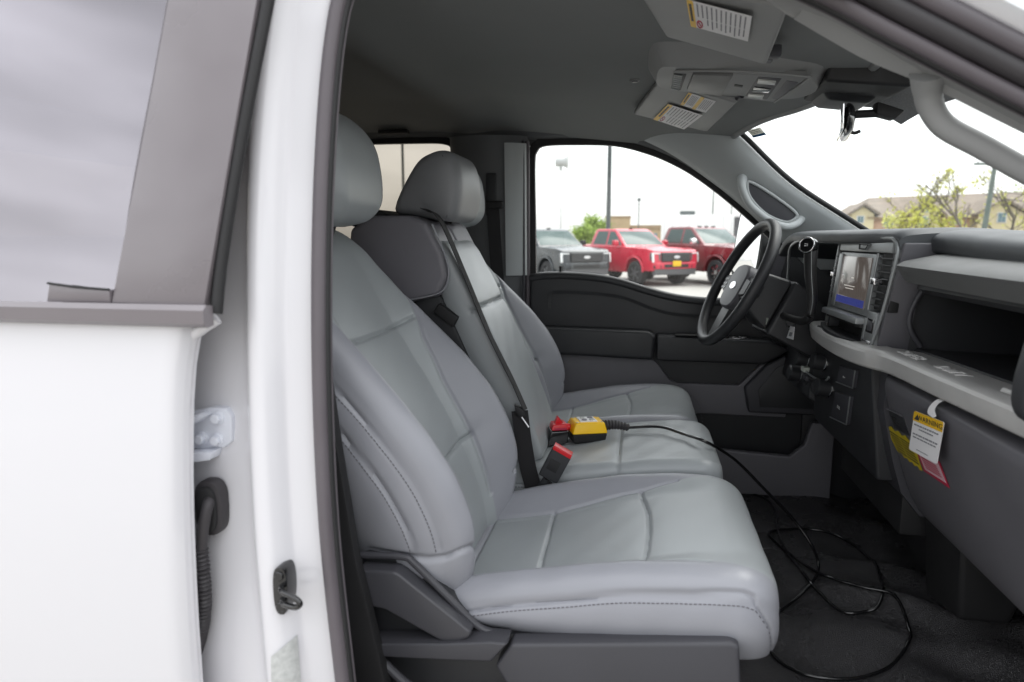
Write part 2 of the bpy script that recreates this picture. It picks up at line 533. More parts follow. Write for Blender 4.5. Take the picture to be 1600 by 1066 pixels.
class Pad:
    """an upholstered body lofted along `a`; crown towards n, width along Y.  Grooves are sewn in along polylines (s, c),
    c being the distance across from the middle (past the edge it runs down the side)."""
    def __init__(self, O, a, n, s0, s1, hw, top, bol, bot, rc=0.05, e0=(0.02, 0.02), e1=(0.05, 0.05, 0.06), t0=0.72, g0=0.5, g1=0.85, ns=150, nt=120, nside=26, bulge=0.008, seams=(), y0=0.0, waves=0.0, taper=0.012):
        self.O, self.a, self.n = np.array(O, float), np.array(a, float), np.array(n, float)
        q = np.linspace(0, 1, ns)
        q = q + 0.0
        # denser at the rounded ends
        s = s0 + (s1 - s0) * (0.5 - 0.5 * np.cos(math.pi * q)) * 0.45 + (s1 - s0) * q * 0.55
        self.s = s
        r1 = e1[2]
        k1 = np.clip((s - (s1 - r1)) / r1, 0, 1)
        k1 = 1 - np.sqrt(np.maximum(0, 1 - k1**2))
        r0 = e0[2] if len(e0) > 2 else 0.03
        k0 = np.clip(((s0 + r0) - s) / r0, 0, 1)
        k0 = 1 - np.sqrt(np.maximum(0, 1 - k0**2))
        H = hw(s) - k1 * e1[1] - k0 * e0[1]
        T = top(s) - k1 * e1[0] - k0 * e0[0]
        B = bol(s)
        Z0 = bot(s) + k1 * (e1[3] if len(e1) > 3 else 0) + k0 * (e0[3] if len(e0) > 3 else 0)
        qq = np.linspace(-1, 1, nt)
        t = np.sin(qq * math.pi / 2) * 0.5 + qq * 0.5
        at = np.abs(t)
        rr = np.clip((at - t0) / (1 - t0), 0, 1)
        cr = 1 - np.sqrt(np.maximum(0, 1 - rr**2))
        cols_y, cols_h, cols_c = [], [], []
        ytop = H[:, None] * t[None, :]
        htop = T[:, None] + B[:, None] * sstep(g0, g1, at)[None, :] - rc * cr[None, :]
        ctop = H[:, None] * t[None, :]
        kk = np.linspace(0, 1, nside + 1)[1:]
        edge_h = T + B - rc
        def side(sg):
            y = sg * (H[:, None] + bulge * np.sin(math.pi * kk)[None, :] - taper * (kk**2)[None, :])
            h = edge_h[:, None] + (Z0 - edge_h)[:, None] * kk[None, :]
            c = sg * (H[:, None] + (edge_h - Z0)[:, None] * kk[None, :])
            return y, h, c
        yr, hr, cr_ = side(1)
        yl, hl, cl = side(-1)
        Y = np.concatenate([yl[:, ::-1], ytop, yr], 1)
        Hh = np.concatenate([hl[:, ::-1], htop, hr], 1)
        Cc = np.concatenate([cl[:, ::-1], ctop, cr_], 1)
        S = np.repeat(s[:, None], Y.shape[1], 1)
        P = self.O + S[..., None] * self.a + Hh[..., None] * self.n + (Y + y0)[..., None] * np.array([0, 1.0, 0])
        du = np.gradient(P, axis=0)
        dv = np.gradient(P, axis=1)
        N = np.cross(du, dv)
        N /= np.linalg.norm(N, axis=2)[..., None] + 1e-12
        mid = N[N.shape[0] // 2, N.shape[1] // 2]
        if mid @ self.n < 0: N = -N
        dep = np.zeros(S.shape)
        for sm in seams:
            poly, dd, ww = sm[0], sm[1], sm[2]
            dist = seg_dist(S, Cc, poly)
            dep += 1.25 * dd * np.exp(-(dist / (ww * 0.8))**2) + 0.30 * dd * np.exp(-(dist / (ww * 4.0))**2)
        if waves:
            dep += waves * (np.sin(S * 37 + Cc * 21) * np.sin(Cc * 29 - S * 13) + 0.6 * np.sin(S * 71 - Cc * 53))
        P = P - N * dep[..., None]
        self.P, self.N, self.C = P, N, Cc
    def at(self, s, c):
        i = np.clip(np.searchsorted(self.s, s) - 1, 0, len(self.s) - 2)
        w = (s - self.s[i]) / (self.s[i + 1] - self.s[i] + 1e-9)
        w = min(max(w, 0), 1)
        r = []
        for A in (self.P, self.N):
            v = []
            for ii in (i, i + 1):
                v.append(np.array([np.interp(c, self.C[ii], A[ii, :, d]) for d in range(3)]))
            r.append(v[0] * (1 - w) + v[1] * w)
        return r[0], r[1] / (np.linalg.norm(r[1]) + 1e-9)
    def build(self, name, mats, parent, label=None, matfn=None):
        ns, nt = self.P.shape[:2]
        f = grid_faces(ns, nt, True)
        V = self.P.reshape(-1, 3)
        f2 = f + [tuple(range(nt))[::-1], tuple((ns - 1) * nt + j for j in range(nt))]
        o = mesh(name, V, f2, mats, parent, label, True, 70)
        fixn(o)
        if matfn is not None:
            at_ = o.data.attributes.new("panel", 'FLOAT', 'POINT')
            at_.data.foreach_set("value", matfn(np.repeat(self.s[:, None], nt, 1), self.C).reshape(-1).astype(np.float32))
        return o
    def stitches(self, polys, step=0.0075, ln=0.0048, r=0.0009):
        V, Fc = [], []
        for poly in polys:
            pts = resamp(poly, step)
            for (s_, c_), (s2, c2) in zip(pts[:-1], pts[1:]):
                p, nn = self.at(s_, c_)
                p2, _ = self.at(s2, c2)
                d = p2 - p
                ld = np.linalg.norm(d)
                if ld < 1e-5 or ld > 0.05: continue
                d /= ld
                w = np.cross(nn, d)
                c0 = p + nn * 0.0003
                base = len(V)
                for e in (0, 1):
                    q = c0 + d * (e * ln)
                    for sx, h in ((-1, -0.4), (1, -0.4), (0.7, 1), (-0.7, 1)):
                        V.append(q + w * r * sx + nn * r * h)
                for fc in ((0, 1, 5, 4), (1, 2, 6, 5), (2, 3, 7, 6), (3, 0, 4, 7), (0, 3, 2, 1), (4, 5, 6, 7)):
                    Fc.append(tuple(base + k for k in fc))
        return V, Fc

def text(name, s, size, origin, xdir, ydir, m, parent=None, label=None, ext=0.0004, align='CENTER', xs=1.0, shear=0.0):
    cu = bpy.data.curves.new("t", 'FONT')
    cu.body = s
    cu.size = size
    cu.align_x = align
    cu.align_y = 'CENTER'
    cu.extrude = ext
    cu.resolution_u = 3
    cu.shear = shear
    cu.space_character = 1.05
    t = bpy.data.objects.new("t", cu)
    COL.objects.link(t)
    dg = bpy.context.evaluated_depsgraph_get()
    me = bpy.data.meshes.new_from_object(t.evaluated_get(dg))
    bpy.data.objects.remove(t)
    x = Vector(tuple(xdir)).normalized()
    y = Vector(tuple(ydir))
    y = (y - x * y.dot(x)).normalized()
    z = x.cross(y)
    Mx = Matrix(((x.x, y.x, z.x, origin[0]), (x.y, y.y, z.y, origin[1]), (x.z, y.z, z.z, origin[2]), (0, 0, 0, 1)))
    me.transform(Mx @ Matrix.Diagonal((xs, 1, 1, 1)))
    me.name = name
    me.materials.clear()
    return link(name, me, m, parent, label, False)

def quad_frame(TL, TR, BL):
    """local frame of a flat label: returns f(u, v, d) with u to the right, v down, d proud"""
    TL, TR, BL = (np.array(p, float) for p in (TL, TR, BL))
    ex, ey = TR - TL, BL - TL
    n = np.cross(ey, ex)
    n = n / np.linalg.norm(n)
    if n @ (CAM - TL) < 0: n = -n
    return lambda u, v, d=0.0: TL + ex * u + ey * v + n * d
def patch(name, fr, u0, v0, u1, v1, d, m, parent, label=None, th=0.0006):
    c = [fr(u0, v0, d), fr(u1, v0, d), fr(u1, v1, d), fr(u0, v1, d), fr(u0, v0, d - th), fr(u1, v0, d - th), fr(u1, v1, d - th), fr(u0, v1, d - th)]
    return hexa(name, c, m, parent, 0, label=label)
def bars(name, fr, lines, d, m, parent, label=None, th=0.0004):
    V, Fc = [], []
    for (u0, v0, u1, v1) in lines:
        b = len(V)
        V += [fr(u0, v0, d), fr(u1, v0, d), fr(u1, v1, d), fr(u0, v1, d), fr(u0, v0, d - th), fr(u1, v0, d - th), fr(u1, v1, d - th), fr(u0, v1, d - th)]
        for q in ((0, 1, 2, 3), (7, 6, 5, 4), (0, 4, 5, 1), (1, 5, 6, 2), (2, 6, 7, 3), (3, 7, 4, 0)):
            Fc.append(tuple(b + k for k in q))
    o = fixn(mesh(name, V, Fc, m, parent, label, False))
    o["kind"] = "stuff"
    return o
def words(u0, u1, v, h, vertical=False, fill=0.9):
    """broken bar: a line of small print too small to read"""
    out = []
    u = u0
    end = u0 + (u1 - u0) * fill
    while u < end:
        w = (u1 - u0) * random.uniform(0.05, 0.16)
        w = min(w, end - u)
        out.append((u, v, u + w, v + h) if not vertical else (v, u, v + h, u + w))
        u += w + (u1 - u0) * 0.025
    return out
# ================================================================== the setting outside
def gpt(u, v, Y): return onY(u, v, Y)
g = mesh("ground", [(-900, -900, 0), (900, -900, 0), (900, 1400, 0), (-900, 1400, 0)], [(0, 1, 2, 3)], 'concrete', None, None, False)
tag(g, "pale concrete car lot", None, None, "structure")

# ================================================================== the white truck: shell
truck = empty("pickup_truck", (0, 0, 0))
tag(truck, "white pickup truck filling the view, seen through its open front passenger doorway", "pickup truck")
T = truck

# door opening line (X, Z) with Y
def yside(z):                        # tumblehome of the body side
    return np.interp(z, [0.5, 0.96, 1.5, 1.95, 2.05], [-0.965, -0.955, -0.905, -0.862, -0.84])
open_pts = [(-0.395, 0.60), (-0.400, 0.80), (-0.414, 0.96), (-0.441, 1.2), (-0.452, 1.45), (-0.449, 1.70), (-0.432, 1.90), (-0.405, 1.985), (-0.34, 2.03), (-0.2, 2.04), (0.0, 2.025), (0.2, 1.948), (0.327, 1.880), (0.487, 1.793), (0.70, 1.672), (0.9, 1.55)]
def open_y(x, z):
    if x < -0.36: return yside(z)
    return float(np.interp(x, [-0.36, -0.2, 0.2, 0.5, 0.9], [-0.845, -0.825, -0.80, -0.79, -0.83]))
OP = crom([(x, open_y(x, z), z) for x, z in open_pts], 8)

# B-pillar, near side: outline in plan carried up the body side
def bp_profile():
    return [(-0.74, 0.055), (-0.66, 0.035), (-0.600, 0.028), (-0.572, 0.020), (-0.562, 0.006), (-0.553, -0.012), (-0.541, -0.020), (-0.526, -0.020), (-0.513, -0.010), (-0.502, 0.004),
            (-0.492, 0.008), (-0.47, 0.012), (-0.458, 0.016), (-0.456, 0.026), (-0.475, 0.050), (-0.51, 0.085), (-0.60, 0.115), (-0.74, 0.115)]
zz = np.r_[np.linspace(0.55, 1.45, 16), np.linspace(1.5, 2.1, 14)]
secs = []
opx = smf([0.55, 0.8, 0.96, 1.2, 1.45, 1.70, 1.90, 2.1], [-0.395, -0.400, -0.414, -0.441, -0.452, -0.449, -0.435, -0.41])
prof = np.array(bp_profile())
prof = crom(np.c_[prof, np.zeros(len(prof))], 3, True)[:, :2]
for z in zz:
    dx = float(opx(z)) + 0.447 - 0.006
    # rear part of the pillar stays behind the door edge
    secs.append([(x + dx * np.clip((x + 0.74) / 0.25, 0, 1), yside(z) + y, z) for x, y in prof])
secs = np.array(secs)
V = secs.reshape(-1, 3)
Fc = grid_faces(len(zz), len(prof), True)
bpil = fixn(mesh("b_pillar", V, Fc, 'white', T, "white painted door pillar with striker and hinge channel", True, 60))

def psurf(x, z, d=0.0):
    """a point on the outer face of the near B-pillar"""
    x_ = x
    x = x - (float(opx(z)) + 0.441) * float(np.clip((x + 0.74) / 0.25, 0, 1))
    y = np.interp(x, [-0.60, -0.572, -0.562, -0.553, -0.541, -0.526, -0.513, -0.502, -0.47], [0.028, 0.020, 0.006, -0.012, -0.020, -0.020, -0.010, 0.004, 0.012])
    return np.array([x_, yside(z) + y - d, z])

# weatherstrips round the doorway
off = OP.copy()
ctr = np.array([0.05, 0, 1.45])
def inset(P, d, dy):
    out = []
    for i, p in enumerate(P):
        t = P[min(i + 1, len(P) - 1)] - P[max(i - 1, 0)]
        t = t / np.linalg.norm(t)
        nrm = np.array([-t[2], 0, t[0]])
        if nrm @ (ctr - p) < 0: nrm = -nrm
        nrm /= np.linalg.norm(nrm) + 1e-9
        out.append(p + nrm * d + np.array([0, dy, 0]))
    return np.array(out)
tube("weatherstrip", inset(OP, -0.004, 0.004), 0.0108, 'rubber2', T, 14, (0, 1, 0), label="grey rubber door seal round the doorway")
tube("weatherstrip_channel", inset(OP, 0.0055, 0.010), 0.0060, 'black', T, 10, (0, 1, 0))
tube("weatherstrip_lip", inset(OP, 0.0085, 0.015), 0.0034, 'rubber2', T, 10, (0, 1, 0))
sweep("door_opening_trim", inset(OP, -0.052, 0.075), [(-0.022, -0.010), (0.022, -0.010), (0.022, 0.010), (-0.022, 0.010)], 'charcoal', T, (0, 1, 0))
_up = OP[OP[:, 0] > -0.15]
tube("frame_moulding", inset(_up, -0.026, -0.006), 0.0135, 'rubber', T, 12, (0, 1, 0), label="black rubber moulding along the top of the doorway")
tube("frame_moulding", inset(_up, -0.050, -0.012), 0.0125, 'rubber2', T, 12, (0, 1, 0))

# white body above the doorway: roof rail running down into the outer A-pillar
_rl = inset(OP, -0.068, 0.0)
rp = np.concatenate([crom([(-0.85, 0, 2.105), (-0.6, 0, 2.115), (-0.36, 0, 2.115)], 6), _rl[OP[:, 0] > -0.28]])
secs = []
for p in rp:
    x, _, z = p
    y = open_y(max(x, -0.3), z)
    secs.append([(x, y + 0.02, z - 0.006), (x, y - 0.012, z - 0.010), (x, y - 0.022, z - 0.004), (x + .004, y - 0.030, z + 0.010), (x + .006, y - 0.022, z + 0.028), (x + .008, y - 0.018, z + 0.034), (x + .010, y - 0.018, z + 0.040),
                 (x + .02, y - 0.004, z + 0.075), (x + .035, y + 0.03, z + 0.10), (x + .035, y + 0.08, z + 0.115), (x + .02, y + 0.09, z + 0.08), (x, y + 0.06, z + 0.02)])
secs = np.array(secs)
fixn(mesh("roof_rail", secs.reshape(-1, 3), grid_faces(len(rp), 12, True), 'white', T, "white roof rail running down into the outer windshield pillar", True, 50))
# dark trim under the rail, between paint and seal

# hinge, wiring boot, striker, sticker on the pillar
hg = empty("door_hinge", (0, 0, 0), 0, T)
hg["label"] = "pale painted hinge with three bolts in the door gap"
YH = float(psurf(-0.60, 1.35)[1]) - 0.008
def xz(u, v, Y):
    p = onY(u, v, Y); return (float(p[0]), float(p[2]))
prism("hinge_plate", [xz(u, v, YH) for u, v in ((290, 645), (330, 637), (352, 638), (362, 652), (362, 690), (350, 700), (290, 702))], 'Y', YH, YH + 0.016, 'hinge', hg, 0.003)
prism("hinge_arm", [xz(u, v, YH) for u, v in ((280, 702), (344, 700), (340, 713), (318, 716), (280, 716))], 'Y', YH - 0.022, YH + 0.01, 'hinge', hg, 0.003)
prism("hinge_arm", [xz(u, v, YH) for u, v in ((280, 650), (322, 642), (332, 646), (318, 656), (280, 662))], 'Y', YH - 0.022, YH + 0.01, 'hinge', hg, 0.003)
def disc(name, c, nrm, r, h, m, parent, n=18, r2=None, label=None):
    nrm = np.array(nrm, float) / np.linalg.norm(nrm)
    c = np.array(c, float)
    t = np.cross(nrm, [0.13, 0.2, 0.97]); t /= np.linalg.norm(t)
    b = np.cross(nrm, t)
    r2 = r * 0.86 if r2 is None else r2
    ring = lambda rr, hh: [c + nrm * hh + (t * math.cos(2 * math.pi * i / n) + b * math.sin(2 * math.pi * i / n)) * rr for i in range(n)]
    e = min(r - r2, h * 0.5) if r > r2 else h * 0.3
    V = ring(r, 0) + ring(r, h - e) + ring(r2, h)
    Fc = grid_faces(3, n, True) + [tuple(range(n))[::-1], tuple(2 * n + i for i in range(n))]
    return fixn(mesh(name, V, Fc, m, parent, label, True, 40))
for (bx_, bz_) in (xz(341, 653, YH), xz(316, 685, YH), xz(340, 687, YH)):
    disc("bolt", (bx_, YH + 0.001, bz_), (0, -1, 0), 0.0105, 0.004, 'hinge', hg)
    disc("bolt_head", (bx_, YH - 0.002, bz_), (0, -1, 0), 0.0078, 0.009, 'hinge', hg, 6)

bt = empty("wiring_boot", (0, 0, 0), 0, T)
bt["label"] = "black corrugated rubber wiring boot in the hinge channel"
by = yside(1.22) + 0.012
gx0, gz0 = xz(328, 793, by)
ov = [(gx0 + 0.023 * math.copysign(abs(math.cos(a))**0.8, math.cos(a)), gz0 + 0.044 * math.copysign(abs(math.sin(a))**0.6, math.sin(a))) for a in np.linspace(0, 2 * math.pi, 28, endpoint=False)]
prism("grommet", ov, 'Y', by - 0.006, by + 0.018, 'rubber', bt, 0.004)
ov2 = [(gx0 + (x - gx0) * 0.72, gz0 + (z - gz0) * 0.82) for x, z in ov]
prism("grommet_rim", ov2, 'Y', by - 0.012, by + 0.010, 'black', bt, 0.003)
def bpt(u, v, d): p = onY(u, v, by - d); return tuple(p)
tube("boot_neck", crom([bpt(330, 778, 0.0), bpt(325, 790, 0.016), bpt(318, 825, 0.022), bpt(314, 862, 0.022)], 6), 0.0085, 'rubber', bt, 12)
bel = crom([bpt(313, 858, 0.022), bpt(317, 900, 0.022), bpt(319, 940, 0.020), bpt(314, 985, 0.014), bpt(300, 1030, 0.004), bpt(280, 1060, 0.0)], 24)
bel = resamp(bel, 0.0013)
sc_ = [1.0 + 0.22 * math.sin(i * 2 * math.pi / 5.2) for i in range(len(bel))]
tube("bellows", bel, 0.0098, 'rubber', bt, 14, scale=sc_)

st = empty("door_striker", (0, 0, 0), 0, T)
st["label"] = "black latch striker loop bolted to the white pillar"
SY = float(psurf(-0.508, 1.1)[1])
sx0, sz0 = xz(443, 919, SY)
pp = [(sx0 + 0.0115 * math.copysign(abs(math.cos(a))**0.7, math.cos(a)), sz0 + 0.037 * math.copysign(abs(math.sin(a))**0.7, math.sin(a))) for a in np.linspace(0, 2 * math.pi, 26, endpoint=False)]
prism("striker_plate", pp, 'Y', SY - 0.010, SY + 0.02, 'gloss', st, 0.0025)
for z_ in (0.024, -0.024):
    disc("screw", (sx0, SY - 0.010, sz0 + z_), (0, -1, 0), 0.0072, 0.003, 'gloss', st)
loop = crom([(sx0 - 0.001, SY, sz0 + 0.008), (sx0 + 0.010, SY - 0.022, sz0 + 0.008), (sx0 + 0.034, SY - 0.032, sz0 + 0.006), (sx0 + 0.044, SY - 0.034, sz0 - 0.001), (sx0 + 0.034, SY - 0.030, sz0 - 0.010), (sx0 + 0.010, SY - 0.020, sz0 - 0.012), (sx0 - 0.001, SY, sz0 - 0.012)], 6)
tube("striker_loop", loop, 0.0044, 'gloss', st, 10)
c4 = [xz(u, v, SY) for u, v in ((434, 1014), (463, 994), (480, 1110), (440, 1112))]
Pst = []
for i in np.linspace(0, 1, 6):
    row = []
    for j in np.linspace(0, 1, 8):
        x = (c4[0][0] * (1 - i) + c4[1][0] * i) * (1 - j) + (c4[3][0] * (1 - i) + c4[2][0] * i) * j
        z = (c4[0][1] * (1 - i) + c4[1][1] * i) * (1 - j) + (c4[3][1] * (1 - i) + c4[2][1] * i) * j
        row.append(psurf(x, z, 0.0045))
    Pst.append(row)
slab("pillar_sticker", Pst, (0, 0.001, 0), 'greypaper', T, "pale grey certification label on the white pillar", 60)

# B-pillar inner trim, near side
box("pillar_inner_trim", (-0.74, -0.825, 0.62), (-0.515, -0.78, 2.0), 'black', T, 0.015)

_lt = [(float(onY(u, v, -0.80)[0]), float(onY(u, v, -0.80)[2])) for u, v in ((500, 520), (526, 700), (556, 880), (602, 1066), (618, 1150))]
prism("pillar_lower_trim", _lt + [(-0.60, _lt[-1][1]), (-0.60, _lt[0][1])], 'Y', -0.80, -0.775, 'black', T, 0.004)

# ------------------------------------------------------------------ rear passenger door (closed), seen from outside
rd = empty("rear_door", (0, 0, 0), 0, T)
rd["label"] = "closed white rear passenger door with dark tinted window"
xs = np.r_[np.linspace(-2.0, -0.70, 14), np.linspace(-0.68, -0.60, 8), [-0.594, -0.589, -0.586, -0.585]]
zs = np.r_[np.linspace(0.5, 1.44, 18), [1.47, 1.49, 1.50]]
P = np.zeros((len(xs), len(zs), 3))
for i, x in enumerate(xs):
    for j, z in enumerate(zs):
        e = np.interp(z, [0.5, 0.97, 1.25, 1.42, 1.50], [-0.064, -0.060, -0.052, -0.044, -0.028])     # front edge
        y = -1.0 + 0.022 * ((z - 1.12) / 0.4)**2 * (1 if z > 1.12 else 0.7) + 0.006 * np.exp(-((z - 1.30) / 0.02)**2) * 0
        k = max(0.0, (x + 0.606) / 0.021)
        y += 0.016 * k**2.2
        P[i, j] = (x + e * np.clip((x + 1.2) / 0.6, 0, 1), y, z)
slab("door_skin", P, (0, 0.022, 0), 'white', rd, "white outer door panel", 40)
# hemmed front edge
hem = crom([(np.interp(z, [0.5, 0.97, 1.25, 1.42, 1.50], [-0.064, -0.060, -0.052, -0.044, -0.028]) - 0.592, -0.973 + 0.02 * ((z - 1.12) / 0.4)**2, z) for z in np.linspace(0.5, 1.47, 12)] + [(-0.606, -0.962, 1.490), (-0.582, -0.957, 1.506)], 5)
tube("door_edge", hem, 0.0085, 'white', rd, 10, (0, 1, 0))
hexa("door_shut_face", [(-0.66, -0.98, 0.5), (-0.655, -0.98, 1.49), (-0.70, -0.965, 1.49), (-0.70, -0.965, 0.5), (-0.66, -0.94, 0.5), (-0.655, -0.94, 1.49), (-0.70, -0.93, 1.49), (-0.70, -0.93, 0.5)], 'white', rd, 0.004)
def ydoor(z): return np.interp(z, [1.49, 2.05], [-0.985, -0.895])
# belt moulding
sweep("belt_moulding", [(x, -0.990 + 0.004 * (x < -1), 1.514) for x in np.linspace(-2.0, -0.572, 24)], [(-0.010, -0.014), (0.004, -0.016), (0.012, -0.010), (0.012, 0.008), (0.004, 0.015), (-0.010, 0.013)], 'applique', rd, label="satin dark moulding under the rear door window")
def appl(x, z, d=0.0): return (x, ydoor(z) - d, z)
# window pillar cover: four-sided, leaning in
ap = [(-0.728, 1.528), (-0.583, 1.526), (-0.553, 1.72), (-0.505, 2.02), (-0.640, 2.02), (-0.668, 1.86), (-0.70, 1.68)]
bm = bmesh.new()
A = [bm.verts.new(appl(x, z, 0.004)) for x, z in ap]
B = [bm.verts.new(appl(x, z, -0.016)) for x, z in ap]
bm.faces.new(A); bm.faces.new(B[::-1])
for i in range(len(ap)): bm.faces.new((A[i], A[(i + 1) % len(ap)], B[(i + 1) % len(ap)], B[i]))
bmesh.ops.recalc_face_normals(bm, faces=bm.faces)
bevel(bm, 0.003, 2, 25)
bmesh.ops.triangulate(bm, faces=[f for f in bm.faces if len(f.verts) > 4])
from_bm("window_pillar_cover", bm, 'applique', rd, "wide satin dark cover panel on the window pillar")
# black edge rubber on the front of the door frame
tube("frame_rubber", crom([(-0.573, -0.972, 1.515), (-0.566, -0.958, 1.60), (-0.543, -0.935, 1.75), (-0.515, -0.912, 1.90), (-0.490, -0.893, 2.03)], 8), 0.0085, 'black', rd, 10, (0, 1, 0))
# glass
gx = np.linspace(-2.0, -0.70, 16); gz = np.linspace(1.49, 2.05, 10)
Pg = np.array([[(x if x < -0.71 else np.interp(z, [1.5, 1.68, 1.86, 2.05], [-0.715, -0.69, -0.66, -0.63]), ydoor(z) + 0.012, z) for z in gz] for x in gx])
slab("window_pane", Pg, (0, 0.004, 0), 'privacy_out', rd, "tinted rear window reflecting the cloudy sky", 60)
tube("glass_run", crom([(-0.722, -0.972, 1.53), (-0.700, -0.952, 1.68), (-0.668, -0.923, 1.86), (-0.640, -0.898, 2.02)], 6), 0.005, 'rubber2', rd, 8, (0, 1, 0))
prism("corner_trim", [(-0.832, 1.528), (-0.728, 1.528), (-0.728, 1.546), (-0.78, 1.549), (-0.825, 1.554)], 'Y', -0.984, -0.972, 'applique', rd, 0.002)
tube("corner_trim_edge", [(-0.826, -0.985, 1.555), (-0.78, -0.985, 1.550), (-0.728, -0.984, 1.547)], 0.0018, 'black', rd, 6)
# inside face of the rear door
box("inner_panel", (-2.0, -0.925, 0.55), (-0.745, -0.86, 1.46), 'darkgrey', rd, 0.01)

# ------------------------------------------------------------------ roof, headliner, rear wall, floor
zc = smf([-2.0, -1.3, -0.8, -0.4, -0.1, 0.1, 0.25, 0.4, 0.56], [2.06, 2.09, 2.09, 2.08, 2.065, 2.045, 2.015, 1.995, 1.985])
def head_front(y): return 0.505 - 0.20 * (abs(y) / 0.76)**2
def liner_z(x, y):
    z = float(zc(x))
    ed = max(0.0, (abs(y) - 0.50) / 0.36)
    z -= (0.07 + 0.025 * float(sstep(-0.6, 0.1, np.array(x)))) * ed**2.1
    z -= 0.035 * math.exp(-((x + 0.66) / 0.085)**2) * (1 - 0.75 * min(1, abs(y) / 0.8))      # roof bow at the centre pillars
    return z
ys = np.r_[np.linspace(-0.86, -0.5, 14), np.linspace(-0.45, 0.45, 20), np.linspace(0.5, 0.86, 18)]
fs = np.linspace(0, 1, 90)
P = np.zeros((len(fs), len(ys), 3))
for i, f in enumerate(fs):
    for j, y in enumerate(ys):
        x = -2.0 + (head_front(y) + 2.0) * f
        P[i, j] = (x, y, liner_z(x, y))
slab("headliner", P, (0, 0, 0.035), 'liner', T, "grey fabric headliner", 70)
P2 = P.copy(); P2[..., 2] = np.maximum(P2[..., 2], 2.0) + 0.055
slab("roof_panel", P2, (0, 0, 0.02), 'white', T, "white roof panel", 60)
disc("dome_lamp_button", (onZ(992, 125, 2.058)[0], onZ(992, 125, 2.058)[1], liner_z(*onZ(992, 125, 2.058)[:2]) + 0.002), (0, 0, -1), 0.013, 0.007, 'liner2', T)
disc("dome_lamp_button_centre", (onZ(992, 125, 2.058)[0], onZ(992, 125, 2.058)[1], liner_z(*onZ(992, 125, 2.058)[:2]) + 0.001), (0, 0, -1), 0.009, 0.0085, 'darkgrey', T)

box("rear_wall", (-2.06, -0.93, 0.5), (-2.0, 0.93, 1.45), 'darkgrey', T, 0.01)
box("rear_wall_header", (-2.06, -0.93, 1.9), (-2.0, 0.93, 2.1), 'liner', T, 0.01)
for s_ in (-1, 1):
    box("rear_corner_post", (-2.06, min(s_ * 0.93, s_ * 0.72), 1.45), (-2.0, max(s_ * 0.93, s_ * 0.72), 1.9), 'liner', T, 0.01)
box("rear_glass", (-2.035, -0.72, 1.45), (-2.03, 0.72, 1.9), 'privacy', T, 0)

# rear bench, mostly hidden behind the front seats
rb = empty("rear_bench", (0, 0, 0), 0, T)
box("bench_cushion", (-1.75, -0.8, 0.85), (-1.2, 0.8, 1.02), 'seat2', rb, 0.04, 4)
hexa("bench_backrest", [(-1.75, -0.8, 1.0), (-1.6, -0.8, 1.0), (-1.6, 0.8, 1.0), (-1.75, 0.8, 1.0), (-1.95, -0.8, 1.62), (-1.83, -0.8, 1.62), (-1.83, 0.8, 1.62), (-1.95, 0.8, 1.62)], 'seat2', rb, 0.04, 4)

# floor vinyl with pressed ridges and folds
fx = np.linspace(-2.0, 1.22, 150); fy = np.linspace(-0.82, 0.86, 110)
P = np.zeros((len(fx), len(fy), 3))
for i, x in enumerate(fx):
    for j, y in enumerate(fy):
        z = 0.655
        z += 0.050 * math.exp(-(y / 0.22)**4) * float(sstep(0.25, 0.6, np.array(x)))
        z += 0.52 * max(0.0, (x - 0.86) / 0.36)**1.7
        z += 0.010 * math.sin((x * 0.8 + y * 1.0) * 17 + 2.0 * math.sin(y * 5)) * float(sstep(0.2, 0.35, np.array(x)))
        z += 0.016 * math.exp(-(((x - 0.55) * 0.35 + (y + 0.02)) / 0.03)**2) * float(sstep(0.45, 0.55, np.array(x)))
        z += 0.014 * math.exp(-(((x - 0.70) * 0.25 + (y + 0.20)) / 0.035)**2) * float(sstep(0.5, 0.6, np.array(x)))
        z -= 0.014 * math.exp(-(((x - 0.42) + (y + 0.2) * 0.12) / 0.018)**2) * float(sstep(-0.45, -0.1, np.array(y)))
        z += 0.012 * math.sin(x * 23 + y * 9) * math.sin(y * 17 - x * 5) * float(sstep(0.55, 0.8, np.array(x)))
        P[i, j] = (x, y, z)
slab("floor_covering", P, (0, 0, -0.02), 'floor', T, "black pebbled vinyl floor with moulded ridges", 80)
def floor_z(x, y):
    i = int(np.clip(np.searchsorted(fx, x), 0, len(fx) - 1)); j = int(np.clip(np.searchsorted(fy, y), 0, len(fy) - 1))
    return P_floor[i, j, 2]
P_floor = P
box("door_sill", (-0.44, -0.96, 0.50), (1.1, -0.80, 0.672), 'charcoal', T, 0.012, label="dark door sill plate")
# white rocker below the sill and firewall in front
box("rocker_panel", (-0.6, -0.99, 0.42), (1.2, -0.955, 0.63), 'white', T, 0.01)
box("firewall", (1.2, -0.95, 0.5), (1.24, 0.95, 1.62), 'black', T, 0)
box("cowl_side_panel", (0.80, -0.90, 0.6), (1.22, -0.83, 1.55), 'charcoal', T, 0.01)
box("cowl_side_panel", (0.62, 0.84, 0.6), (1.22, 0.90, 1.55), 'charcoal', T, 0.01)

# windshield
Pw = []
for y in np.linspace(-0.86, 0.86, 25):
    row = []
    for k in np.linspace(0, 1, 14):
        x0 = head_front(y) - 0.03; x1 = 1.20 - 0.22 * (abs(y) / 0.86)**2
        x = x0 + (x1 - x0) * k
        z = 2.035 - 0.02 * (abs(y) / .8)**2 + (1.52 - 2.03) * k + 0.03 * math.sin(math.pi * k)
        row.append((x, y, z))
    Pw.append(row)
Pw = np.array(Pw)
slab("windshield", Pw, (0.004, 0, 0.003), 'shield', T, "curved windshield glass", 70)

